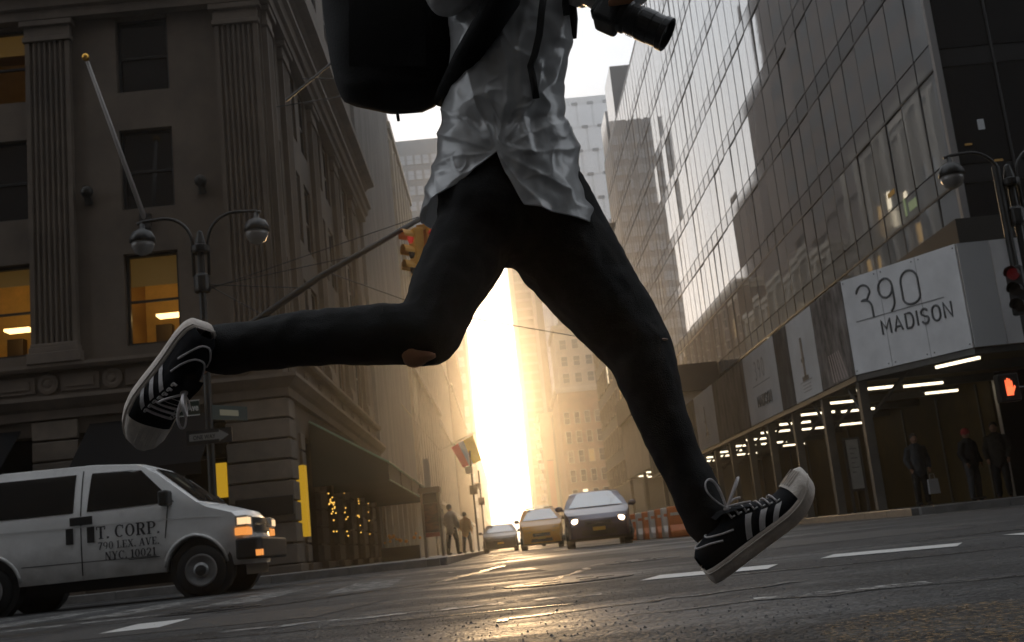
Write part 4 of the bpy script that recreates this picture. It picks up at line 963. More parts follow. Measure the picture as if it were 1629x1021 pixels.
def serif_text(txt, size, material):
    """flat slab-serif capitals built from bars and rings"""
    mb = MB(); x = 0.0; T, N = .17, .07      # thick and thin strokes (of cap height 1)
    def bar(x0, x1, y0, y1): mb.box(x+x0, x+x1, y0, y1, 0, .004)
    def diag(x0, y0, x1, y1, w): mb.add([(x+x0-w/2, y0, 0), (x+x0+w/2, y0, 0), (x+x1+w/2, y1, 0), (x+x1-w/2, y1, 0)], [(0, 1, 2, 3)])
    def ring(cx, cy, rx, ry, a0, a1, t=T):
        V = []; n_ = 18
        for i in range(n_+1):
            a = rad(a0+(a1-a0)*i/n_); V += [(x+cx+rx*math.cos(a), cy+ry*math.sin(a), 0), (x+cx+(rx-t)*math.cos(a), cy+(ry-N)*math.sin(a), 0)]
        mb.add(V, [(2*i, 2*i+2, 2*i+3, 2*i+1) for i in range(n_)])
    def ser(c, y, w=.34): bar(c-w/2, c+w/2, y, y+N)
    for ch in txt:
        w = .72
        if ch == ' ': w = .30
        elif ch == '.': bar(.04, .20, 0, .16); w = .24
        elif ch == 'T': bar(.27, .27+T, 0, 1); bar(0, .71, .93, 1); bar(0, .07, .74, 1); bar(.64, .71, .74, 1); ser(.355, 0)
        elif ch == 'C': ring(.38, .5, .38, .5, 48, 312); bar(.62, .69, .68, .95); w = .76
        elif ch == 'O': ring(.38, .5, .38, .5, 0, 360); w = .80
        elif ch in 'RP':
            bar(.09, .09+T, 0, 1); ser(.175, 0); bar(0, .4, .93, 1); bar(.2, .42, .46, .53); ring(.40, .73, .30, .27, -90, 90)
            if ch == 'R': diag(.66, 0, .40, .5, .2); bar(.6, .78, 0, N); w = .80
        elif ch == '0': ring(.30, .5, .30, .5, 0, 360, .15); w = .66
        elif ch == '9': ring(.29, .68, .29, .32, 0, 360, .13); ring(.28, .55, .30, .55, -75, 10, .13); w = .66
        elif ch == '7': bar(0, .6, .88, 1); diag(.2, 0, .5, .9, .17); w = .64
        elif ch == '1': bar(.15, .31, 0, 1); ser(.23, 0, .4); diag(.06, .8, .2, .97, .1); w = .48
        elif ch == '2': ring(.29, .7, .29, .30, -20, 175, .15); diag(.1, .08, .48, .6, .17); bar(.02, .6, 0, .13); w = .66
        elif ch == 'L': bar(.09, .09+T, 0, 1); ser(.175, .93); bar(0, .6, 0, N); bar(.53, .6, 0, .28); w = .66
        elif ch == 'E': bar(.09, .09+T, 0, 1); bar(0, .6, 0, N); bar(0, .6, .93, 1); bar(.2, .48, .47, .54); bar(.53, .6, 0, .25); bar(.53, .6, .75, 1); w = .68
        elif ch == 'X': diag(.62, 0, .12, 1, .2); diag(.1, 0, .6, 1, .08); ser(.1, 0, .26); ser(.62, 0, .28); ser(.12, .93, .28); ser(.6, .93, .26); w = .78
        elif ch == 'A': diag(.1, 0, .36, 1, .08); diag(.64, 0, .38, 1, .19); bar(.2, .5, .3, .37); ser(.1, 0, .24); ser(.64, 0, .28); w = .80
        elif ch == 'V': diag(.36, 0, .12, 1, .19); diag(.40, 0, .64, 1, .08); ser(.12, .93, .28); ser(.64, .93, .24); w = .78
        elif ch == 'N': bar(.08, .15, 0, 1); bar(.60, .67, 0, 1); diag(.62, 0, .12, 1, .19); ser(.11, 0, .24); ser(.63, .93, .24); w = .80
        elif ch == 'Y': bar(.28, .45, 0, .5); diag(.36, .45, .12, 1, .18); diag(.38, .45, .62, 1, .08); ser(.365, 0); ser(.12, .93, .26); ser(.62, .93, .22); w = .76
        x += w+.07
    for i in range(len(mb.v)): mb.v[i] = ((mb.v[i][0]-x/2)*size, mb.v[i][1]*size, mb.v[i][2])
    return mb.mesh('lettering', material)

# --- white van, seen from its right side, nose to the right
def van():
    t = thing('white_van', 'white delivery van with black lettering crossing the avenue, headlights lit', 'van')
    w = .96; zb = .36
    nose = [(2.36, .62), (2.40, .95), (2.34, 1.08), (1.62, 1.20), (1.50, 1.24)]
    O = [(-2.38, zb), (-2.42, 1.0), (-2.34, 1.72), (-2.2, 1.87), (-1.2, 1.915), (0.0, 1.91), (.60, 1.86), (.74, 1.81)]+[(1.52, 1.22), (1.68, 1.19), (1.99, 1.09), (2.08, .98), (2.12, .72), (2.10, zb)]
    O += [p for p in arch(1.46, .43, zb)]+[p for p in arch(-1.36, .42, zb)]
    def D(x, y, z):
        g = 1.0
        if z > 1.18: g -= .20*((z-1.18)/.72)**1.25
        if z < .75: g -= .03*((.75-z)/.4)
        if x > 1.2: g -= .07*((x-1.2)/.9)**2
        if x < -2.0: g -= .04*((-2.0-x)/.4)**2
        bow = -.10*(y/w)**2 if x > 1.5 else (-.06*(y/w)**2*(x-.6)/.9 if x > .6 else 0)
        if x > 1.6 and z > 1.0: z -= .035*(y/w)**4
        if z > 1.75: z -= .03*(y/w)**4
        return (x+bow, y*g, z)
    paint = mat('white_van_paint', (.84, .84, .835), .30, var=.10, scale=1.6, coat=.3, bump=.01)
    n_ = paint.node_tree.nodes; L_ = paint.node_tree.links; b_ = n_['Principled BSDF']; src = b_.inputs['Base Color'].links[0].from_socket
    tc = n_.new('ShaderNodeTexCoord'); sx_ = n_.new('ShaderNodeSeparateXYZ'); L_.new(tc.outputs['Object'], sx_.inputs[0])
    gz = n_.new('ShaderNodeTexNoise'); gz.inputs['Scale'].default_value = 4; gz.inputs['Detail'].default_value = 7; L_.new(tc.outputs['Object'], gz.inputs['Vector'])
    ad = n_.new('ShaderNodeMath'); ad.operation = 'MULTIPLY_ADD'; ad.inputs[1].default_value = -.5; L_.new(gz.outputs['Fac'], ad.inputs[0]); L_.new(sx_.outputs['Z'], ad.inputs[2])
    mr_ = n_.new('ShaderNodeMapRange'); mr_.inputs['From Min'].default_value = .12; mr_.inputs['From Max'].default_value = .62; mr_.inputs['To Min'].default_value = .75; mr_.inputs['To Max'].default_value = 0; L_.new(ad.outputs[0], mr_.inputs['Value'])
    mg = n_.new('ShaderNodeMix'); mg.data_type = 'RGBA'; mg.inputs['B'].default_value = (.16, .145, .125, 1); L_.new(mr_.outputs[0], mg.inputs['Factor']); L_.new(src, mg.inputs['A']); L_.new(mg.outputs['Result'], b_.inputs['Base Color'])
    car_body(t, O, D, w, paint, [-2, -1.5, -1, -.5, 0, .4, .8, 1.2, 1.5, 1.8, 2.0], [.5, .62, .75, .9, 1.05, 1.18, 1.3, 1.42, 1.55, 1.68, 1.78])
    MB().box(-2.2, 2.0, -.7, .7, .22, .5).build('underbody', M_BUMP, t)
    for x in (1.46, -1.36):
        for s in (-1, 1):
            wheel(t, x, s*.84, .335, .22); MB().lathe([(.42, -.1), (.42, .1)], (x, s*.80, .36), 20, 'y').build('wheel_well', M_BUMP, t)
    for s in (-1, 1):  # arch lips
        for x in (1.46, -1.36):
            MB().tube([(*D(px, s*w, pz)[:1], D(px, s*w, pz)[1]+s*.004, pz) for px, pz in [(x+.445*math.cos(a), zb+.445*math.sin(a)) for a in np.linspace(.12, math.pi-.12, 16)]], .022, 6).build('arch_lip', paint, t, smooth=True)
    side_patch(t, 'side_window', [(-.63, 1.25), (.0, 1.25), (.62, 1.27), (.0+.02, 1.80), (-.58, 1.80)][:0] or [(-.02, 1.25), (1.18, 1.27), (.66, 1.77), (.55, 1.79), (.02, 1.80)], D, w, M_CGLASS)
    side_patch(t, 'side_window', [(-1.62, 1.25), (-.20, 1.25), (-.19, 1.80), (-1.55, 1.80)], D, w, M_CGLASS)
    side_patch(t, 'side_window', [(-2.22, 1.27), (-1.76, 1.25), (-1.70, 1.79), (-2.16, 1.75)], D, w, M_CGLASS)
    for x in (-.10, -1.68): side_patch(t, 'door_seam', [(x-.008, .42), (x+.008, .42), (x+.008, 1.84), (x-.008, 1.84)], D, w, M_SEAM, .004)
    side_patch(t, 'door_seam', [(1.03, .8), (1.045, .8), (1.10, 1.22), (1.085, 1.22)], D, w, M_SEAM, .004)
    side_patch(t, 'crease', [(-2.3, 1.075), (1.9, 1.03), (1.9, 1.045), (-2.3, 1.095)], D, w, mat('van_crease', (.72, .72, .71), .3), .007)
    side_patch(t, 'crease', [(-.9, .60), (.9, .58), (.9, .588), (-.9, .61)], D, w, M_SEAM, .004)
    side_patch(t, 'door_handle', [(-.24, 1.08), (.06, 1.08), (.06, 1.19), (-.24, 1.19)], D, w, M_BUMP, .022)
    for x in (-.30, -.02): side_patch(t, 'trim_pull', [(x, .84), (x+.10, .84), (x+.10, 1.05), (x, 1.05)], D, w, M_BUMP, .012)
    front_patch(t, 'windscreen', ((-.80, .80), (-.66, .66)), [(1.47, 1.26), (1.1, 1.54), (.80, 1.77)], D, w, M_CGLASS)
    for z in (0,): MB().tube([(1.55, -.5, 1.265), (1.36, -.05, 1.38)], .012, 5).tube([(1.55, .1, 1.265), (1.36, .5, 1.38)], .012, 5).build('wiper', M_BUMP, t)
    front_patch(t, 'grille', ((-.55, .55), (-.55, .55)), [(2.12, .78), (2.085, .98)], D, w, M_BUMP, .01)
    MB().box(2.05, 2.11, -.45, .45, .87, .90).build('grille_bar', mat('chrome', (.5, .5, .5), .2, metal=1), t)
    for s in (-1, 1):
        MB().box(1.93, 2.09, s*.58, s*.925, .85, 1.0).build('headlight', mat('headlight_glass', (.45, .40, .34), .1), t, bevel=.015)
        MB().box(1.96, 2.098, s*.72, s*.931, .88, .97).build('headlight_lamp', emit('van_lamp', (1.0, .66, .36), 1.1), t)
        MB().box(1.92, 2.085, s*.60, s*.928, .74, .84).build('indicator', E_AMB, t, bevel=.01)
        MB().box(.98, 1.12, s*.93, s*1.16, 1.22, 1.42).build('mirror', M_BUMP, t, bevel=.03)
    MB().prism([(1.93, .98), (2.21, .93), (2.26, .86), (2.26, -.86), (2.21, -.93), (1.93, -.98), (1.93, -.9), (1.93, .9)], 'z', .42, .70).build('front_bumper', M_BUMP, t, bevel=.03)
    MB().box(-2.56, -2.38, -.9, .9, .42, .66).build('rear_bumper', M_BUMP, t, bevel=.03)
    MB().box(2.19, 2.275, -.95, -.86, .45, .53).build('marker_lamp', E_AMB, t)
    ink = mat('van_lettering', (.03, .03, .035), .5)
    for txt, x, z, sz in (('T. CORP.', .53, .875, .165), ('790 LEX. AVE.', .53, .735, .098), ('NYC. 10021', .55, .595, .105)):
        y = D(x, -w, z+.06)[1]; put(serif_text(txt, sz, ink), 'lettering', t, (x, y-.012, z), (math.pi/2, 0, 0))
    MB().box(.52, .93, -.965, -.961, .565, .575).build('lettering_rule', ink, t)
    return t
v = van(); vb = G(330, 945)
v.location = (P(325, 940, 15.5)[0]-1.46, 15.5+.85, 0)

def hatch(name, label, loc, rz, pm, tall=1.5, L=4.3, w=.86, sign=False, lights=True, lit=True, group=None, sc=1):
    t = thing(name, label, 'taxi' if sign else 'car', loc, rz, group)
    zb = .24; k = tall/1.5; f_ = L/2
    O = [(-f_+.05, zb), (-f_, .75*k), (-f_+.08, 1.0*k), (-f_+.35, 1.36*k), (-f_+1.0, 1.47*k), (0, tall), (.30, 1.47*k), (1.12, 1.03*k), (1.3, .98*k), (f_-.25, .83*k), (f_-.06, .70*k), (f_, .52), (f_-.04, zb)]
    O += arch(f_-.85, .37, zb)+arch(-f_+.8, .37, zb)
    zbelt = .95*k
    def D(x, y, z):
        g = 1.0
        if z > zbelt: g -= .24*((z-zbelt)/(tall-zbelt))**1.2
        if x > f_-1.1: g -= .16*((x-f_+1.1)/1.1)**2
        if x < -f_+.6: g -= .1*((-f_+.6-x)/.6)**2
        bow = -.22*(y/w)**2 if x > f_-.5 else (-.12*(y/w)**2 if x > .2 else 0)
        if z > tall-.2: z -= .04*(y/w)**4
        return (x+bow, y*g, z)
    car_body(t, O, D, w, pm, [-f_+.4, -f_+.8, -1, -.5, 0, .4, .8, 1.2, f_-.6, f_-.3], [.4, .55, .7, .85*k, zbelt, 1.05*k, 1.15*k, 1.25*k, 1.35*k, 1.43*k])
    MB().box(-f_+.2, f_-.3, -w+.15, w-.15, .16, .4).build('underbody', M_BUMP, t)
    for x in (f_-.85, -f_+.8):
        for s in (-1, 1):
            wheel(t, x, s*(w-.1), .315, .2); MB().lathe([(.36, -.1), (.36, .1)], (x, s*(w-.12), .3), 20, 'y').build('wheel_well', M_BUMP, t)
    side_patch(t, 'side_window', [(-f_+.55, 1.0*k), (1.0, 1.02*k), (.28, 1.42*k), (-f_+.9, 1.40*k)], D, w, M_CGLASS)
    front_patch(t, 'windscreen', ((-w*.86, w*.86), (-w*.68, w*.68)), [(1.10, 1.05*k), (.7, 1.255*k), (.34, 1.45*k)], D, w, mat('sky_lit_windscreen', (.36, .37, .38), .08, spec=1.0, metal=.9))
    front_patch(t, 'grille', ((-.42, .42), (-.42, .42)), [(f_-.01, .5), (f_-.03, .64)], D, w, M_BUMP, .012)
    front_patch(t, 'lower_intake', ((-.55, .55), (-.5, .5)), [(f_-.03, .28), (f_-.005, .42)], D, w, M_BUMP, .012)
    front_patch(t, 'grille_bar', ((-.36, .36), (-.36, .36)), [(f_-.015, .56), (f_-.02, .59)], D, w, mat('chrome', (.5, .5, .5), .2, metal=1), .02)
    for s in (-1, 1):
        h_ = front_patch(t, 'headlight', ((s*.48, s*.80), (s*.56, s*.84)), [(f_-.05, .60*k), (f_-.16, .76*k)], D, w, mat('clear_lamp', (.35, .33, .3), .12), .012)
        if lit: c = D(f_-.09, s*.68, .67*k); MB().ball((c[0]+.03, c[1], c[2]), .085, 12, 8, (.5, 1.15, .8)).build('headlight_lamp', E_HEAD, h_)
        c = D(.95, s*w, 1.0*k); MB().ball((c[0], c[1]+s*.13, c[2]+.06), .1, 10, 8, (.6, 1.1, .75)).tube([(c[0], c[1]-s*.03, c[2]), (c[0], c[1]+s*.1, c[2]+.03)], .03, 6).build('mirror', pm if not sign else M_BUMP, t, smooth=True)
    MB().box(f_-.0, f_+.018, -.16, .16, .40, .49).build('number_plate', mat('yellow_plate', (.55, .33, .05), .5), t)
    if sign:
        MB().prism([(-.22, 0), (.22, 0), (.16, .14), (-.16, .14)], 'x', -.1, .1).xf(Matrix.Translation((-.2, 0, tall))).build('roof_sign', emit('taxi_sign_light', (1, .8, .5), .8), t)
        MB().box(-.8, -.76, -.6, .6, tall-.01, tall+.06).build('roof_rail', M_BUMP, t)
    return t
p = P(962, 860, 29.5); hatch('blue_car', 'dark blue hatchback with lit headlights facing the viewer', (p[0], 31.5, 0), rad(-90-3), mat('dark_blue_paint', (.035, .032, .07), .28, coat=.5, metal=.3), 1.48)
p = P(866, 866, 48); hatch('yellow_taxi', 'yellow taxi with roof sign behind the blue car', (p[0], 50, 0), rad(-90-2), mat('taxi_yellow', (.74, .31, .008), .35, coat=.3), 1.72, 4.4, .9, True, lit=False)
p = P(797, 868, 58); hatch('black_car', 'black sedan parked at the left kerb beyond the kiosk', (p[0], 60, 0), rad(-90), mat('black_car_paint', (.015, .015, .016), .3, coat=.4), 1.42, 4.6, .88, False, lit=False)
p = P(851, 866, 90); hatch('silver_car', 'small far silver car half hidden left of the taxi', (p[0], 92, 0), rad(-90), mat('silver_paint', (.4, .4, .4), .3, metal=.4), 1.45, 4.3, .86, False)
# ------------------------------------------------------------------ people in the background
M_SKIN = mat('skin', (.34, .19, .125), .5); 
def bystander(name_label, px, py_feet, Y, h, coat, legs, bag=None, hat=None, rz=0, hairc=(.02, .015, .012), group='people standing under the shed', walk=.0):
    x = P(px, py_feet, Y)[0]; s = h/1.75
    t = thing('person', name_label, 'person', (x, Y, .147), rz, group)
    def sc(*pts): return [tuple(c*s for c in p) for p in pts]
    body = [(sc((0, 0, .95), (0, 0, 1.2), (0, 0, 1.42), (0, 0, 1.52), (0, -.01, 1.6)), [.13*s, .14*s, .13*s, .055*s, .055*s])]
    for q in (-1, 1):
        body.append((sc((q*.09, 0, .95), (q*.11, -.03+q*walk, .52), (q*.11, q*walk*1.4, .07)), [.075*s, .055*s, .04*s]))
        body.append((sc((q*.11, q*walk*1.4, .05), (q*.12, -.16+q*walk*1.4, .035)), [.04*s, .035*s]))
        body.append((sc((q*.19, 0, 1.42), (q*.25, .02, 1.15), (q*.23, -.12, .93)), [.05*s, .042*s, .034*s]))
        for k in range(4): body.append((sc((q*.23+(k-1.5)*.016, -.12, .91), (q*.22+(k-1.5)*.017, -.15, .85), (q*.215+(k-1.5)*.014, -.14, .81)), [.011*s, .01*s, .009*s]))
        body.append((sc((q*.21, -.13, .91), (q*.18, -.17, .87)), [.012*s, .01*s]))
    organic('body', body, M_SKIN, t, .012, 3, blobs=[(sc((0, 0, 1.66))[0], .10*s, (.82, .98, 1.15)), (sc((0, -.105, 1.64))[0], .018*s, (1, 1, 1.3)), (sc((.085, 0, 1.65))[0], .025*s, (.4, 1, 1.2)), (sc((-.085, 0, 1.65))[0], .025*s, (.4, 1, 1.2))])
    ch = [(sc((0, 0, .86), (0, 0, 1.15), (0, 0, 1.38), (0, 0, 1.46)), [.19*s, .185*s, .19*s, .09*s])]
    for q in (-1, 1): ch.append((sc((q*.19, 0, 1.41), (q*.27, .02, 1.15), (q*.24, -.11, .96)), [.085*s, .075*s, .055*s]))
    organic('coat', ch, coat, t, .02, 4, [(.03, .08)])
    ch = [(sc((0, 0, .92), (0, 0, .86)), [.165*s, .16*s])]
    for q in (-1, 1): ch.append((sc((q*.09, 0, .92), (q*.11, -.03+q*walk, .52), (q*.115, q*walk*1.4, .11)), [.11*s, .088*s, .068*s]))
    organic('trousers', ch, legs, t, .018, 4, [(.02, .06)])
    for q in (-1, 1): MB().ball(sc((q*.12, -.06+q*walk*1.4, .05))[0], .1*s, 12, 8, (.55, 1.45, .5)).build('shoe', mat('dark_shoe', (.015, .015, .015), .5), t, smooth=True)
    hm = mat('hair_%d' % int(hairc[0]*1000), hairc, .6)
    if hat: MB().ball(sc((0, .005, 1.70))[0], .118*s, 14, 10, (.88, 1, .92)).build('hat', hat, t, smooth=True)
    else: MB().ball(sc((0, .03, 1.70))[0], .112*s, 14, 10, (.86, .95, 1.0)).build('hair', hm, t, smooth=True)
    if bag is not None:
        b = tag(MB().prism([(-.13, -.2), (.13, -.2), (.115, .16), (-.115, .16)], 'y', -.05, .05).tube([(-.06, 0, .16), (-.05, 0, .28), (.05, 0, .28), (.06, 0, .16)], .008, 5).build('carrier_bag', bag), 'white carrier bag held by the person under the shed', 'bag')
        b.location = (x+.24, Y-.16, .62); 
    return t
C_DK, C_GR, C_BK = mat('dark_coat', (.02, .02, .022), .8), mat('slate_coat', (.045, .05, .058), .8), mat('black_trousers', (.012, .012, .013), .8)
bystander('person in a slate coat under the shed holding a white carrier bag', 1472, 810, 28.2, 1.74, C_GR, C_BK, mat('white_bag', (.45, .45, .46), .6))
bystander('person in a red knit hat and dark coat under the shed', 1556, 804, 28.0, 1.72, C_DK, mat('grey_trousers', (.07, .07, .075), .8), hat=mat('red_knit', (.42, .05, .05), .8), rz=.4)
bystander('person in a dark jacket at the right edge under the shed', 1602, 800, 27.6, 1.78, mat('brown_jacket', (.035, .03, .024), .8), C_BK, rz=-.5)
bystander('person in a beige coat and dark trousers walking past the kiosk', 722, 886, 42, 1.76, mat('beige_coat', (.36, .31, .26), .8), C_BK, rz=math.pi*.8, group='people on the left pavement', walk=.1)
bystander('person in an orange top on the left pavement beyond the beige coat', 745, 885, 50, 1.7, mat('orange_coat', (.35, .16, .05), .8), C_BK, rz=2.6, group='people on the left pavement', walk=.08)

# ------------------------------------------------------------------ the runner
def pw(px, Y): a, b = P(800, 500, Y), P(801, 500, Y); return px*np.linalg.norm(b-a)
def chain(*q): return ([P(a, b, Y) for a, b, Y, r in q], [pw(r, Y) for a, b, Y, r in q])
RB = P(820, 940, 2.42)
run = thing('person', 'leaping person in black trousers, silvery windbreaker and striped sneakers crossing the road', 'person', (RB[0], 2.42, .05), world=True)
M_PANT = mat('black_denim', (.009, .009, .0095), .8, bump=.35, bscale=420, spec=.25)
M_SUEDE = mat('navy_suede', (.012, .0125, .015), .9, var=.3, scale=40, spec=.2)
M_SOLE = mat('offwhite_rubber', (.62, .54, .47), .55, var=.22, scale=22, bump=.15, bscale=160); M_CAP = mat('rubber_toe_cap', (.70, .63, .56), .5, var=.18, scale=30, bump=.2, bscale=200)
M_STR = mat('white_suede_stripe', (.6, .58, .58), .7, var=.2, scale=60); M_LACE = mat('white_lace', (.64, .60, .60), .8, var=.2, scale=80)
front = [(850, 330, 2.44, 98), (890, 385, 2.45, 86), (945, 463, 2.45, 74), (988, 520, 2.44, 62), (1016, 558, 2.43, 54), (1044, 640, 2.42, 46), (1082, 733, 2.41, 38), (1110, 795, 2.40, 37), (1127, 828, 2.395, 40)]
rear = [(780, 330, 2.38, 92), (754, 378, 2.36, 68), (709, 466, 2.30, 61), (680, 532, 2.26, 52), (600, 534, 2.25, 49), (500, 538, 2.26, 45.5), (420, 546, 2.28, 42), (350, 556, 2.30, 41)]
pel = [(818, 200, 2.43, 78), (815, 270, 2.43, 96), (812, 325, 2.42, 108)]
tr = organic('trousers', [chain(*front), chain(*rear), chain(*pel)], M_PANT, run, .0075, 6, [(.015, .085), (.005, .03)])
sk = lambda ch, k: [(a, b, Y, r*k) for a, b, Y, r in ch]
arm_l = [(868, -150, 2.50, 46), (893, -40, 2.43, 34), (950, -22, 2.34, 27), (992, -16, 2.30, 22)]
arm_r = [(752, -140, 2.38, 46), (715, -20, 2.30, 33), (790, -75, 2.20, 26), (812, -100, 2.20, 21)]
bodyc = [chain(*sk(front[1:], .72)), chain(*sk(rear[1:], .70)), chain(*sk(pel, .75)), chain((818, 200, 2.42, 66), (822, 60, 2.43, 72), (826, -80, 2.44, 82), (832, -150, 2.44, 66), (840, -200, 2.43, 38), (846, -240, 2.42, 38)),
         chain(*arm_l), chain(*arm_r), chain((868, -150, 2.5, 42), (832, -150, 2.44, 60), (752, -140, 2.38, 42)),
         chain((1127, 828, 2.395, 28), (1140, 855, 2.39, 30), (1185, 850, 2.39, 22)), chain((350, 556, 2.30, 28), (322, 560, 2.30, 28), (290, 600, 2.30, 22))]
for k in range(4):   # left hand closes over the camera, right hand on the strap
    bodyc.append(chain((972+k*11, -18-k*2, 2.30, 8.5), (976+k*11, -10-k*2, 2.248, 7.8), (974+k*11, -2-k*2, 2.236, 7.2), (971+k*11, 7-k*2, 2.24, 6.4)))
    bodyc.append(chain((812, -112+k*12, 2.20, 8.5), (832, -114+k*12, 2.19, 8), (838, -112+k*12, 2.215, 7), (824, -108+k*12, 2.235, 6.4)))
bodyc += [chain((990, -10, 2.31, 10), (972, 6, 2.33, 9), (964, 22, 2.33, 8)), chain((812, -120, 2.21, 10), (826, -138, 2.22, 9), (836, -140, 2.23, 8)), chain((975, -20, 2.30, 20), (1000, -24, 2.30, 19)), chain((810, -98, 2.20, 19), (816, -92, 2.2, 18))]
HY = -278
hc = P(852, HY, 2.41); hp = pw(1, 2.41)
def hb(dx, dy, dY, r, sc): c = P(852+dx, HY+dy, 2.41+dY); return (c, r*hp, sc)
skin_blobs = [hb(0, 0, 0, 76, (.92, .86, 1.16)), hb(58, 14, -.035, 15, (1.3, .8, 1.1)), hb(44, 52, -.02, 26, (1, 1, .8)), hb(-8, 8, -.095, 15, (.9, .5, 1.3)), hb(-8, 8, .095, 15, (.9, .5, 1.3)), hb(52, 38, -.03, 11, (.8, 1.6, .5)),
              (P(652, 556, 2.228), pw(21, 2.2), (1.0, .95, .9)), (P(674, 566, 2.224), pw(19, 2.2), (1.2, .95, .55)), (P(660, 573, 2.235), pw(19, 2.2), (1.0, 1, .7))]
organic('body', bodyc, mat('runner_skin', (.40, .18, .085), .55), run, .008, 3, blobs=skin_blobs)
MB().ball(P(842, HY-20, 2.425), 84*hp, 20, 14, (.95, .9, 1.05)).build('hair', mat('dark_hair', (.015, .011, .009), .6, bump=.5, bscale=120, stretch=(1, 1, .2)), run, smooth=True)
for dY in (-.055, -.005): MB().ball(P(908, HY-10, 2.385+dY), 9*hp, 10, 8).build('eye', mat('eye', (.5, .5, .5), .15), run, smooth=True)
# frayed knee tear: a small fold of pale thread on the front knee
c = P(1046, 541, 2.385); MB().ball(c, pw(13, 2.38), 12, 8, (1.3, .5, .22)).build('knee_tear', M_SKIN, run, smooth=True)

# windbreaker
def jacket_mat():
    M = bpy.data.materials.new('silver_windbreaker_film'); M.use_nodes = True; n = M.node_tree.nodes; L = M.node_tree.links; b = n['Principled BSDF']
    b.inputs['Base Color'].default_value = (.58, .585, .59, 1); b.inputs['Roughness'].default_value = .26; b.inputs['Specular IOR Level'].default_value = .75; b.inputs['Coat Weight'].default_value = .4
    b.inputs['Coat Roughness'].default_value = .15
    tr_ = n.new('ShaderNodeBsdfTranslucent'); tr_.inputs['Color'].default_value = (.72, .73, .74, 1); mx = n.new('ShaderNodeMixShader'); mx.inputs[0].default_value = .30
    L.new(b.outputs[0], mx.inputs[1]); L.new(tr_.outputs[0], mx.inputs[2]); L.new(mx.outputs[0], n['Material Output'].inputs['Surface'])
    tc = n.new('ShaderNodeTexCoord'); a = n.new('ShaderNodeTexNoise'); a.inputs['Scale'].default_value = 14; a.inputs['Detail'].default_value = 2; a.inputs['Distortion'].default_value = .8
    L.new(tc.outputs['Object'], a.inputs['Vector']); bp = n.new('ShaderNodeBump'); bp.inputs['Strength'].default_value = .12; bp.inputs['Distance'].default_value = .03
    L.new(a.outputs['Fac'], bp.inputs['Height']); L.new(bp.outputs[0], b.inputs['Normal']); return M
M_JKT = jacket_mat()
JR = [(-205, 795, 872, .06), (-185, 735, 900, .12), (-120, 708, 912, .14), (-40, 710, 906, .13), (0, 713, 903, .13), (60, 718, 909, .135), (130, 712, 898, .135), (185, 702, 896, .14), (205, 700, 912, .145), (235, 697, 920, .15), (270, 690, 924, .155), (310, 681, 933, .16), (345, 674, 943, .165), (375, 668, 952, .168)]
jy = [r[0] for r in JR]
def smooth1(xs, ys, q): return float(np.interp(q, xs, ys))
def noise2(u, v, seed=0):
    s = 0
    for k, (fu, fv, ph, am) in enumerate(((3.1, 1.7, .3, 1), (5.3, -3.9, 1.7, .8), (-7.7, 6.1, 2.9, .6), (11.9, 9.3, .9, .4), (-15.1, 13.7, 4.1, .3))):
        s += am*math.sin(fu*u+fv*v+ph+seed+1.3*math.sin(fv*.6*u-fu*.5*v+seed*.7))
    return s
def ridge(x): return (1-abs(math.sin(x)))**1.6
def hem_px(x):
    return float(np.interp(x, [640, 676, 790, 830, 880, 910, 952, 990], [352, 335, 240, 325, 337, 345, 360, 365]))
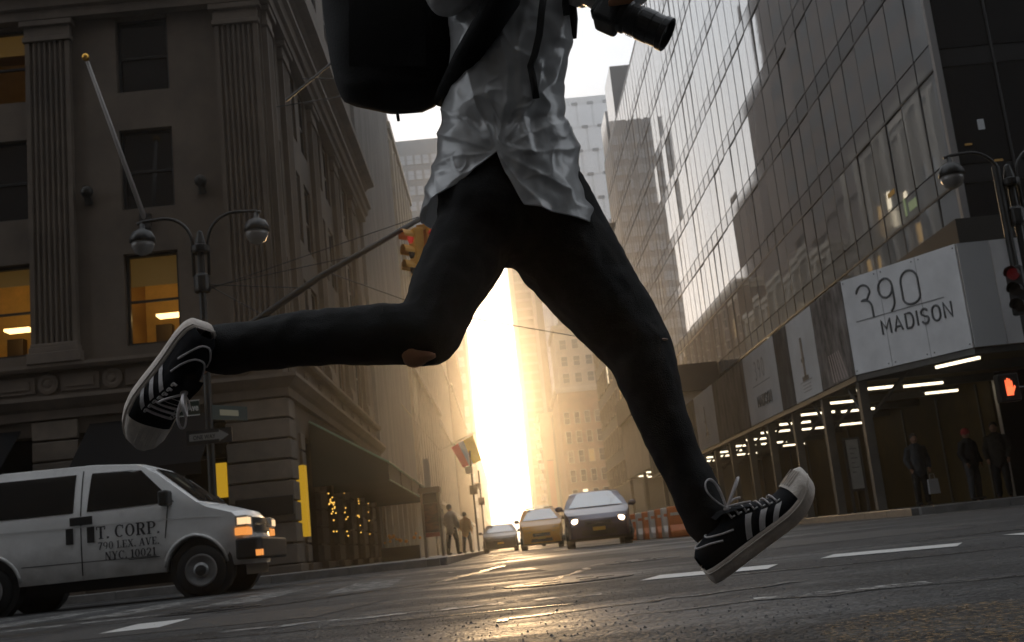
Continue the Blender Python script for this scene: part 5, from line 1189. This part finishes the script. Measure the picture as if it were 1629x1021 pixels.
def jfun(u, v):
    th = 2*math.pi*u; cs, sn = math.cos(th), math.sin(th)
    hx = 808+132*cs
    hem = hem_px(hx) if sn > -.05 else 352
    if -.05 < sn < .25 and sn < .25:
        k = (sn+.05)/.3; hem = hem_px(hx)*max(0, min(1, k))+352*(1-max(0, min(1, k))) if cs < 0 else hem
    py = -205+(hem+205)*v
    l, r = smooth1(jy, [q[1] for q in JR], py), smooth1(jy, [q[2] for q in JR], py); d = smooth1(jy, [q[3] for q in JR], py)
    cx, hw = (l+r)/2, (r-l)/2
    px = cx+hw*(abs(cs)**.9*np.sign(cs)); Y = 2.42-d*(abs(sn)**.85*np.sign(sn))
    p = P(px, py, 2.42+(Y-2.42)*(1 if sn > 0 else .2)); p = np.array([p[0], Y, p[2]])
    # folds: fans from the slit top, diagonals across the waist, sag near the hem
    du, dv = (px-790)/100, (py-240)/100
    a = math.atan2(dv, du+1e-6); rr = math.hypot(du, dv); nz = noise2(px/170, py/170)
    f = 0
    if sn > -.1:
        fan = ridge(6.5*a+.25*nz)*math.exp(-rr*.5)*min(1, rr*.9)
        dg1 = ridge((px*.50+py*.95)/34+nz*.5)*(.5+.5*math.sin(px/67+py/91))**1.5; dg2 = ridge((px*-.72+py*.9)/30+nz*.55+1)*(.5+.5*math.sin(px/59-py/73+1))**1.5
        drape = ridge((px*.95-py*.25-.5*(px-790)*(py-240)/150)/24+nz*.35)*max(0, min(1, (py-255)/60))
        dg3 = ridge((px*.75+py*.7)/15+nz*.4+2)*max(0, math.sin(px/43+py/57+.6))**2; dg4 = ridge((px*-.5+py*.9)/13.5+nz*.5)*max(0, math.sin(px/49-py/37+2.2))**2
        cr1 = ridge((px*.62+py*.8)/41+nz*.8+.7)**5*max(0, math.sin(px/37-py/81+.4)); cr2 = ridge((px*-.75+py*.66)/37+nz*.9)**5*max(0, math.sin(px/51+py/47)); cr3 = ridge((px*.98-py*.2)/29+nz*1.1)**5*max(0, math.sin(py/43-px/90+1))
        f = .011*fan+.0045*dg1+.0045*dg2+.0065*drape+.001*dg3+.001*dg4+.0025*cr1+.0025*cr2+.0015*cr3+.0022*noise2(px/85, py/85, 2)
        # waist cinch
        f -= .010*math.exp(-((py-192)/16)**2)*(.6+.4*math.sin(px/13))
        zx = 838-12*math.sin(py/70); f += .005*math.exp(-((px-zx)/7)**2)*(py < 246)
    nrm = np.array([cs*.8, -sn, 0]); nrm /= np.linalg.norm(nrm)+1e-9
    return p+nrm*f
jo = MB().grid(jfun, 420, 260, cu=True).build('windbreaker', M_JKT, run, smooth=True)
sdm = jo.modifiers.new('thickness', 'SOLIDIFY'); sdm.thickness = .002; sdm.offset = -1
# sleeves
organic('sleeve', [chain((862, -160, 2.49, 62), (893, -42, 2.42, 50), (945, -28, 2.35, 44), (1000, -16, 2.295, 37))], M_JKT, run, .008, 4, [(.02, .04)])
organic('sleeve', [chain((758, -150, 2.39, 62), (712, -25, 2.30, 50), (785, -72, 2.21, 38))], M_JKT, run, .008, 4, [(.02, .04)])
# drawstring hanging on the chest
ds = MB(); pts = [P(a, b, 2.27) for a, b in ((868, -30), (862, 15), (858, 55), (851, 85), (844, 105), (849, 130), (853, 156))]
ds.tube(pts, pw(6, 2.27), 8, sq=.5); ds.build('drawstring', mat('black_cord', (.012, .012, .012), .7), run, smooth=True)

# sneakers
SEC = [(0.0, .020, .060), (.012, .029, .072), (.04, .035, .078), (.075, .0365, .080), (.10, .038, .090), (.13, .041, .084), (.165, .0455, .068), (.20, .0485, .055), (.235, .0475, .051), (.262, .042, .048), (.280, .030, .043), (.289, .012, .036)]
sxs = [s[0] for s in SEC]
def shoe(nm, Mx, bend):
    t_ = MB()
    def bz(p):
        x, y, z = p; b = bend*max(0, x-.185)**2; return (x-.5*b*0.25, y, z+b)
    def W(p): return tuple(Mx @ Vector(bz(p)))
    hw = lambda x: smooth1(sxs, [s[1] for s in SEC], x); hh = lambda x: smooth1(sxs, [s[2] for s in SEC], x)
    def up(x, ph, o=0):
        w_, h_ = hw(x), hh(x); c, s = math.cos(ph), math.sin(ph)
        return (x, (w_+o)*(abs(c)**.75)*(1 if c > 0 else -1), .024+(h_-.024+o)*(s**.8 if s > 0 else 0))
    upper = MB().grid(lambda u, v: W(up(.289*u, math.pi*v)), 46, 25).build(nm, M_SUEDE, run, smooth=True)
    # collar lines round the ankle
    for k, (o, x1) in enumerate(((.0015, .092), (.0015, .082))):
        pts = [W(up(x1-.05*math.sin(math.pi*q/14)-.02*k, math.pi*(.20+.60*q/14)+0, .001)) for q in range(15)]
        MB().tube(pts, .0022, 6).build('collar_piping', M_LACE, upper, smooth=True)
    # sole: foxing wall and outsole
    n_ = 40
    ring = lambda z, o: [W((x, s*(hw(x)+o), z)) for s, xs_ in ((1, np.linspace(0, .289, n_)), (-1, np.linspace(.289, 0, n_))) for x in xs_]
    R = [ring(-.004, -.004), ring(.0, .003), ring(.012, .005), ring(.026, .004), ring(.031, .001), ring(.031, -.006)]
    V = [p for r_ in R for p in r_]; m2 = 2*n_
    Fs = [(i*m2+k, i*m2+(k+1) % m2, (i+1)*m2+(k+1) % m2, (i+1)*m2+k) for i in range(len(R)-1) for k in range(m2)]
    Fs += [(k, k+1, m2-2-k, m2-1-k) for k in range(n_-1)]
    MB().add(V, Fs).build('sole', M_SOLE, upper, smooth=True)
    MB().tube([W((x, s*(hw(x)+.0055), .0235)) for s, xs_ in ((1, np.linspace(0, .289, n_)), (-1, np.linspace(.289, 0, n_))) for x in xs_], .0014, 5, closed=True).build('sole_line', M_CAP, upper, smooth=True)
    # shell toe cap with ribs
    MB().grid(lambda u, v: W(up(.232+.0575*u, math.pi*v, .0028)), 16, 25).build('toe_cap', M_CAP, upper, smooth=True)
    for q in range(5):
        y0 = -.022+.011*q; MB().tube([W((x, y0, up(x, math.pi/2, .0034)[2]-.25*y0*y0*20*.1)) for x in np.linspace(.238, .276, 6)], .0013, 5).build('toe_rib', M_CAP, upper)
    for side in (0, 1):
        for q in range(3):
            x0 = .112+q*.031
            def st(u, v):
                ph = .09+.80*v; ph = ph if side == 0 else math.pi-ph
                return W(up(x0+.030*v+.0135*u-.012, ph, .0018))
            MB().grid(st, 4, 9).build('stripe', M_STR, upper, smooth=True)
        for q in range(7):
            x0 = .108+q*.0155; ph = math.pi/2+(-1 if side == 0 else 1)*.50
            c = np.array(up(x0, ph, .002)); MB().tube([W(tuple(c+np.array([.0042*math.cos(a), 0.0042*math.sin(a)*.8, .0018*math.sin(a)*(-1 if side == 0 else 1)*-1]))) for a in np.linspace(0, 6.283, 9)[:-1]], .0014, 5, closed=True).build('eyelet', mat('eyelet_white', (.55, .53, .52), .4), upper)
    # tongue and laces
    MB().grid(lambda u, v: W((.075+.09*u, (v-.5)*.046, hh(.085+.08*u)+.006+.012*(1-u)**2-.4*((v-.5)*.046)**2*8)), 12, 8).build('tongue', M_SUEDE, upper, smooth=True)
    for q in range(7):
        x0 = .108+q*.0155
        MB().tube([W(tuple(np.array(up(x0+.004*math.sin(ph*2), ph, .0035)))) for ph in np.linspace(math.pi/2-.5, math.pi/2+.5, 8)], .0030, 6, sq=.5).build('lace', M_LACE, upper, smooth=True)
    k0 = np.array([.112, 0, hh(.112)+.009])
    for (s, dx, up_) in ((-1, -.004, .075), (1, .06, .03)):
        loop = [W(tuple(k0+np.array([dx*math.sin(a/2)*1.0+.014*math.sin(a)*(1 if s < 0 else .4), s*.018*math.sin(a/2)+.012*math.sin(a), up_*math.sin(a/2)**1.0+.002]))) for a in np.linspace(0, 2*math.pi, 22)]
        MB().tube(loop, .0032, 6, sq=.55).build('lace_loop', M_LACE, upper, smooth=True)
    for s in (-1, 1):
        MB().tube([W(tuple(k0+np.array([.03*q/8+.012*q/8, s*.032*math.sin(q/8*1.6), .004-.012*(q/8)**2]))) for q in range(9)], .0028, 6, sq=.6).build('lace_end', M_LACE, upper, smooth=True)
    MB().ball(W(tuple(k0)), .008, 10, 8).build('lace_knot', M_LACE, upper, smooth=True)
    return upper
def frame(o, xd, ud, s=1):
    x = Vector(xd).normalized(); z = Vector(ud); z = (z-x*z.dot(x)).normalized(); y = z.cross(x); x, y, z = x*s, y*s, z*s
    return Matrix(((x[0], y[0], z[0], o[0]), (x[1], y[1], z[1], o[1]), (x[2], y[2], z[2], o[2]), (0, 0, 0, 1)))
h0, h1 = P(1133, 924, 2.36), P(1243, 836, 2.36)
shoe('sneaker', frame(h0, h1-h0, P(1050, 820, 2.36)-P(1133, 924, 2.36)+np.array([0, -.035, 0])), 3.0)
h0, h1 = P(320, 511, 2.24), P(234, 650, 2.34)
shoe('sneaker', frame(h0, h1-h0, P(400, 560, 2.22)-P(303, 508, 2.22)+np.array([0, -.15, 0]), 1.0), 3.0)

# ------------------------------------------------------------------ backpack and camera of the runner
M_PACK = mat('black_nylon', (.006, .006, .0065), .8, bump=.2, bscale=200, spec=.2)
bp_ = thing('backpack', 'large black backpack on the leaping person', 'backpack', tuple(P(620, 180, 2.55)), world=True)
BR = [(-330, 600, 700), (-310, 560, 740), (-260, 535, 765), (-150, 518, 785), (0, 512, 800), (60, 519, 762), (100, 526, 737), (130, 533, 722), (152, 541, 706), (166, 550, 697), (175, 578, 688), (180, 620, 672)]
by = [q[0] for q in BR]
def bfun(u, v):
    py = -330+510*v; l, r = smooth1(by, [q[1] for q in BR], py), smooth1(by, [q[2] for q in BR], py); th = 2*math.pi*u; c, s = math.cos(th), math.sin(th)
    e = min(1, (v+.02)*9, (1.02-v)*9)**.5
    px = (l+r)/2+(r-l)/2*abs(c)**.6*np.sign(c); Y = 2.56-.15*e*abs(s)**.6*np.sign(s)
    p = P(px, py, Y); return (p[0], Y+.006*math.sin(px/19)*math.sin(py/23), p[2])
mbp = MB().grid(bfun, 60, 60, cu=True); mbp.f += [tuple(i*60 for i in range(60)), tuple(i*60+59 for i in range(60))]
mbp.build('pack_body', M_PACK, bp_, smooth=True)
MB().tube([P(a, b, Y) for a, b, Y in ((742, -160, 2.33), (790, -60, 2.25), (800, 0, 2.25), (775, 40, 2.26), (742, 90, 2.30), (712, 140, 2.38), (700, 160, 2.44))], [pw(q, 2.3) for q in (30, 30, 30, 26, 22, 16, 12)], 10, sq=1.0).build('shoulder_strap', M_PACK, bp_, smooth=True)
MB().tube([P(a, b, 2.42) for a, b in ((905, -60), (908, 0), (911, 30), (909, 60))], pw(9, 2.4), 8, sq=.5).build('shoulder_strap', M_PACK, bp_, smooth=True)
MB().box(*[q for q in (P(895, 8, 2.33)[0], P(905, 8, 2.33)[0], 2.32, 2.34, P(900, 22, 2.33)[2], P(900, 2, 2.33)[2])]).build('buckle', M_PACK, bp_)
MB().tube([P(632, 178, 2.45), P(634, 192, 2.45)], pw(3, 2.4), 6).build('strap_end', M_PACK, bp_)
MB().grid(lambda u, v: (*(lambda p: (p[0], 2.40-.012*math.sin(math.pi*u)*math.sin(math.pi*v), p[2]))(P(560+120*u, -60+180*v, 2.45)),), 10, 10).build('front_pocket', M_PACK, bp_, smooth=True)
cmb = thing('camera', 'black camera with long lens held out in the hand of the leaping person', 'camera', tuple(P(985, 60, 2.28)), world=True)
M_CAMB = mat('camera_body_black', (.010, .010, .011), .5, bump=.2, bscale=300); M_CAML = mat('lens_barrel_black', (.010, .010, .010), .38)
o_ = Vector(P(1000, 28, 2.28)); ax = (Vector(P(1068, 58, 2.26))-o_).normalized(); pd = Vector(P(1000-40, 28+91.5, 2.28))-o_; pd = (pd-ax*pd.dot(ax)).normalized(); dd = ax.cross(pd)
CM = Matrix(((ax[0], pd[0], dd[0], o_[0]), (ax[1], pd[1], dd[1], o_[1]), (ax[2], pd[2], dd[2], o_[2]), (0, 0, 0, 1)))
s1 = pw(1, 2.28)
mb = MB().box(-52*s1, -10*s1, -55*s1, 34*s1, -.035, .035); mb.xf(CM).build('camera_body', M_CAMB, cmb, bevel=.010, seg=3)
MB().box(-62*s1, -20*s1, -20*s1, 24*s1, -.02, .02).xf(CM).build('viewfinder', M_CAMB, cmb, bevel=.008, seg=3)
MB().lathe([(29*s1, -12*s1), (29*s1, -2*s1), (26*s1, 2*s1), (26*s1, 22*s1), (28*s1, 24*s1), (28*s1, 44*s1), (27*s1, 46*s1), (27*s1, 62*s1), (29*s1, 64*s1), (29*s1, 74*s1), (25*s1, 74*s1), (24*s1, 66*s1), (0, 66*s1)], n=28, axis='x', M=CM).build('lens', M_CAML, cmb, smooth=False)
for a in (9, 13, 17, 31, 35, 39): MB().tube([tuple(CM @ Vector((a*s1, 27.6*s1*math.cos(q), 27.6*s1*math.sin(q)))) for q in np.linspace(0, 6.283, 29)[:-1]], .6*s1, 5, closed=True).build('grip_ring', M_CAML, cmb)
MB().lathe([(23*s1, 67*s1), (0, 69*s1)], n=24, axis='x', M=CM).build('front_glass', M_CGLASS, cmb)
MB().tube([tuple(CM @ Vector((-40*s1, -50*s1, .03))), P(960, -60, 2.28), P(900, -150, 2.3), P(850, -190, 2.34)], pw(4, 2.3), 6, sq=.5).build('neck_strap', M_PACK, cmb)
# ------------------------------------------------------------------ hazy air
hz = MB().box(-130, 130, -160, 470, -1, 180).build('haze', None)
hz['kind'] = 'stuff'
HM = bpy.data.materials.new('warm_haze'); HM.use_nodes = True; n = HM.node_tree.nodes; n.clear()
ou = n.new('ShaderNodeOutputMaterial'); vp = n.new('ShaderNodeVolumePrincipled')
vp.inputs['Color'].default_value = (.95, .94, .93, 1); vp.inputs['Density'].default_value = .0016; vp.inputs['Anisotropy'].default_value = .92
HM.node_tree.links.new(vp.outputs[0], ou.inputs['Volume']); hz.data.materials.append(HM)
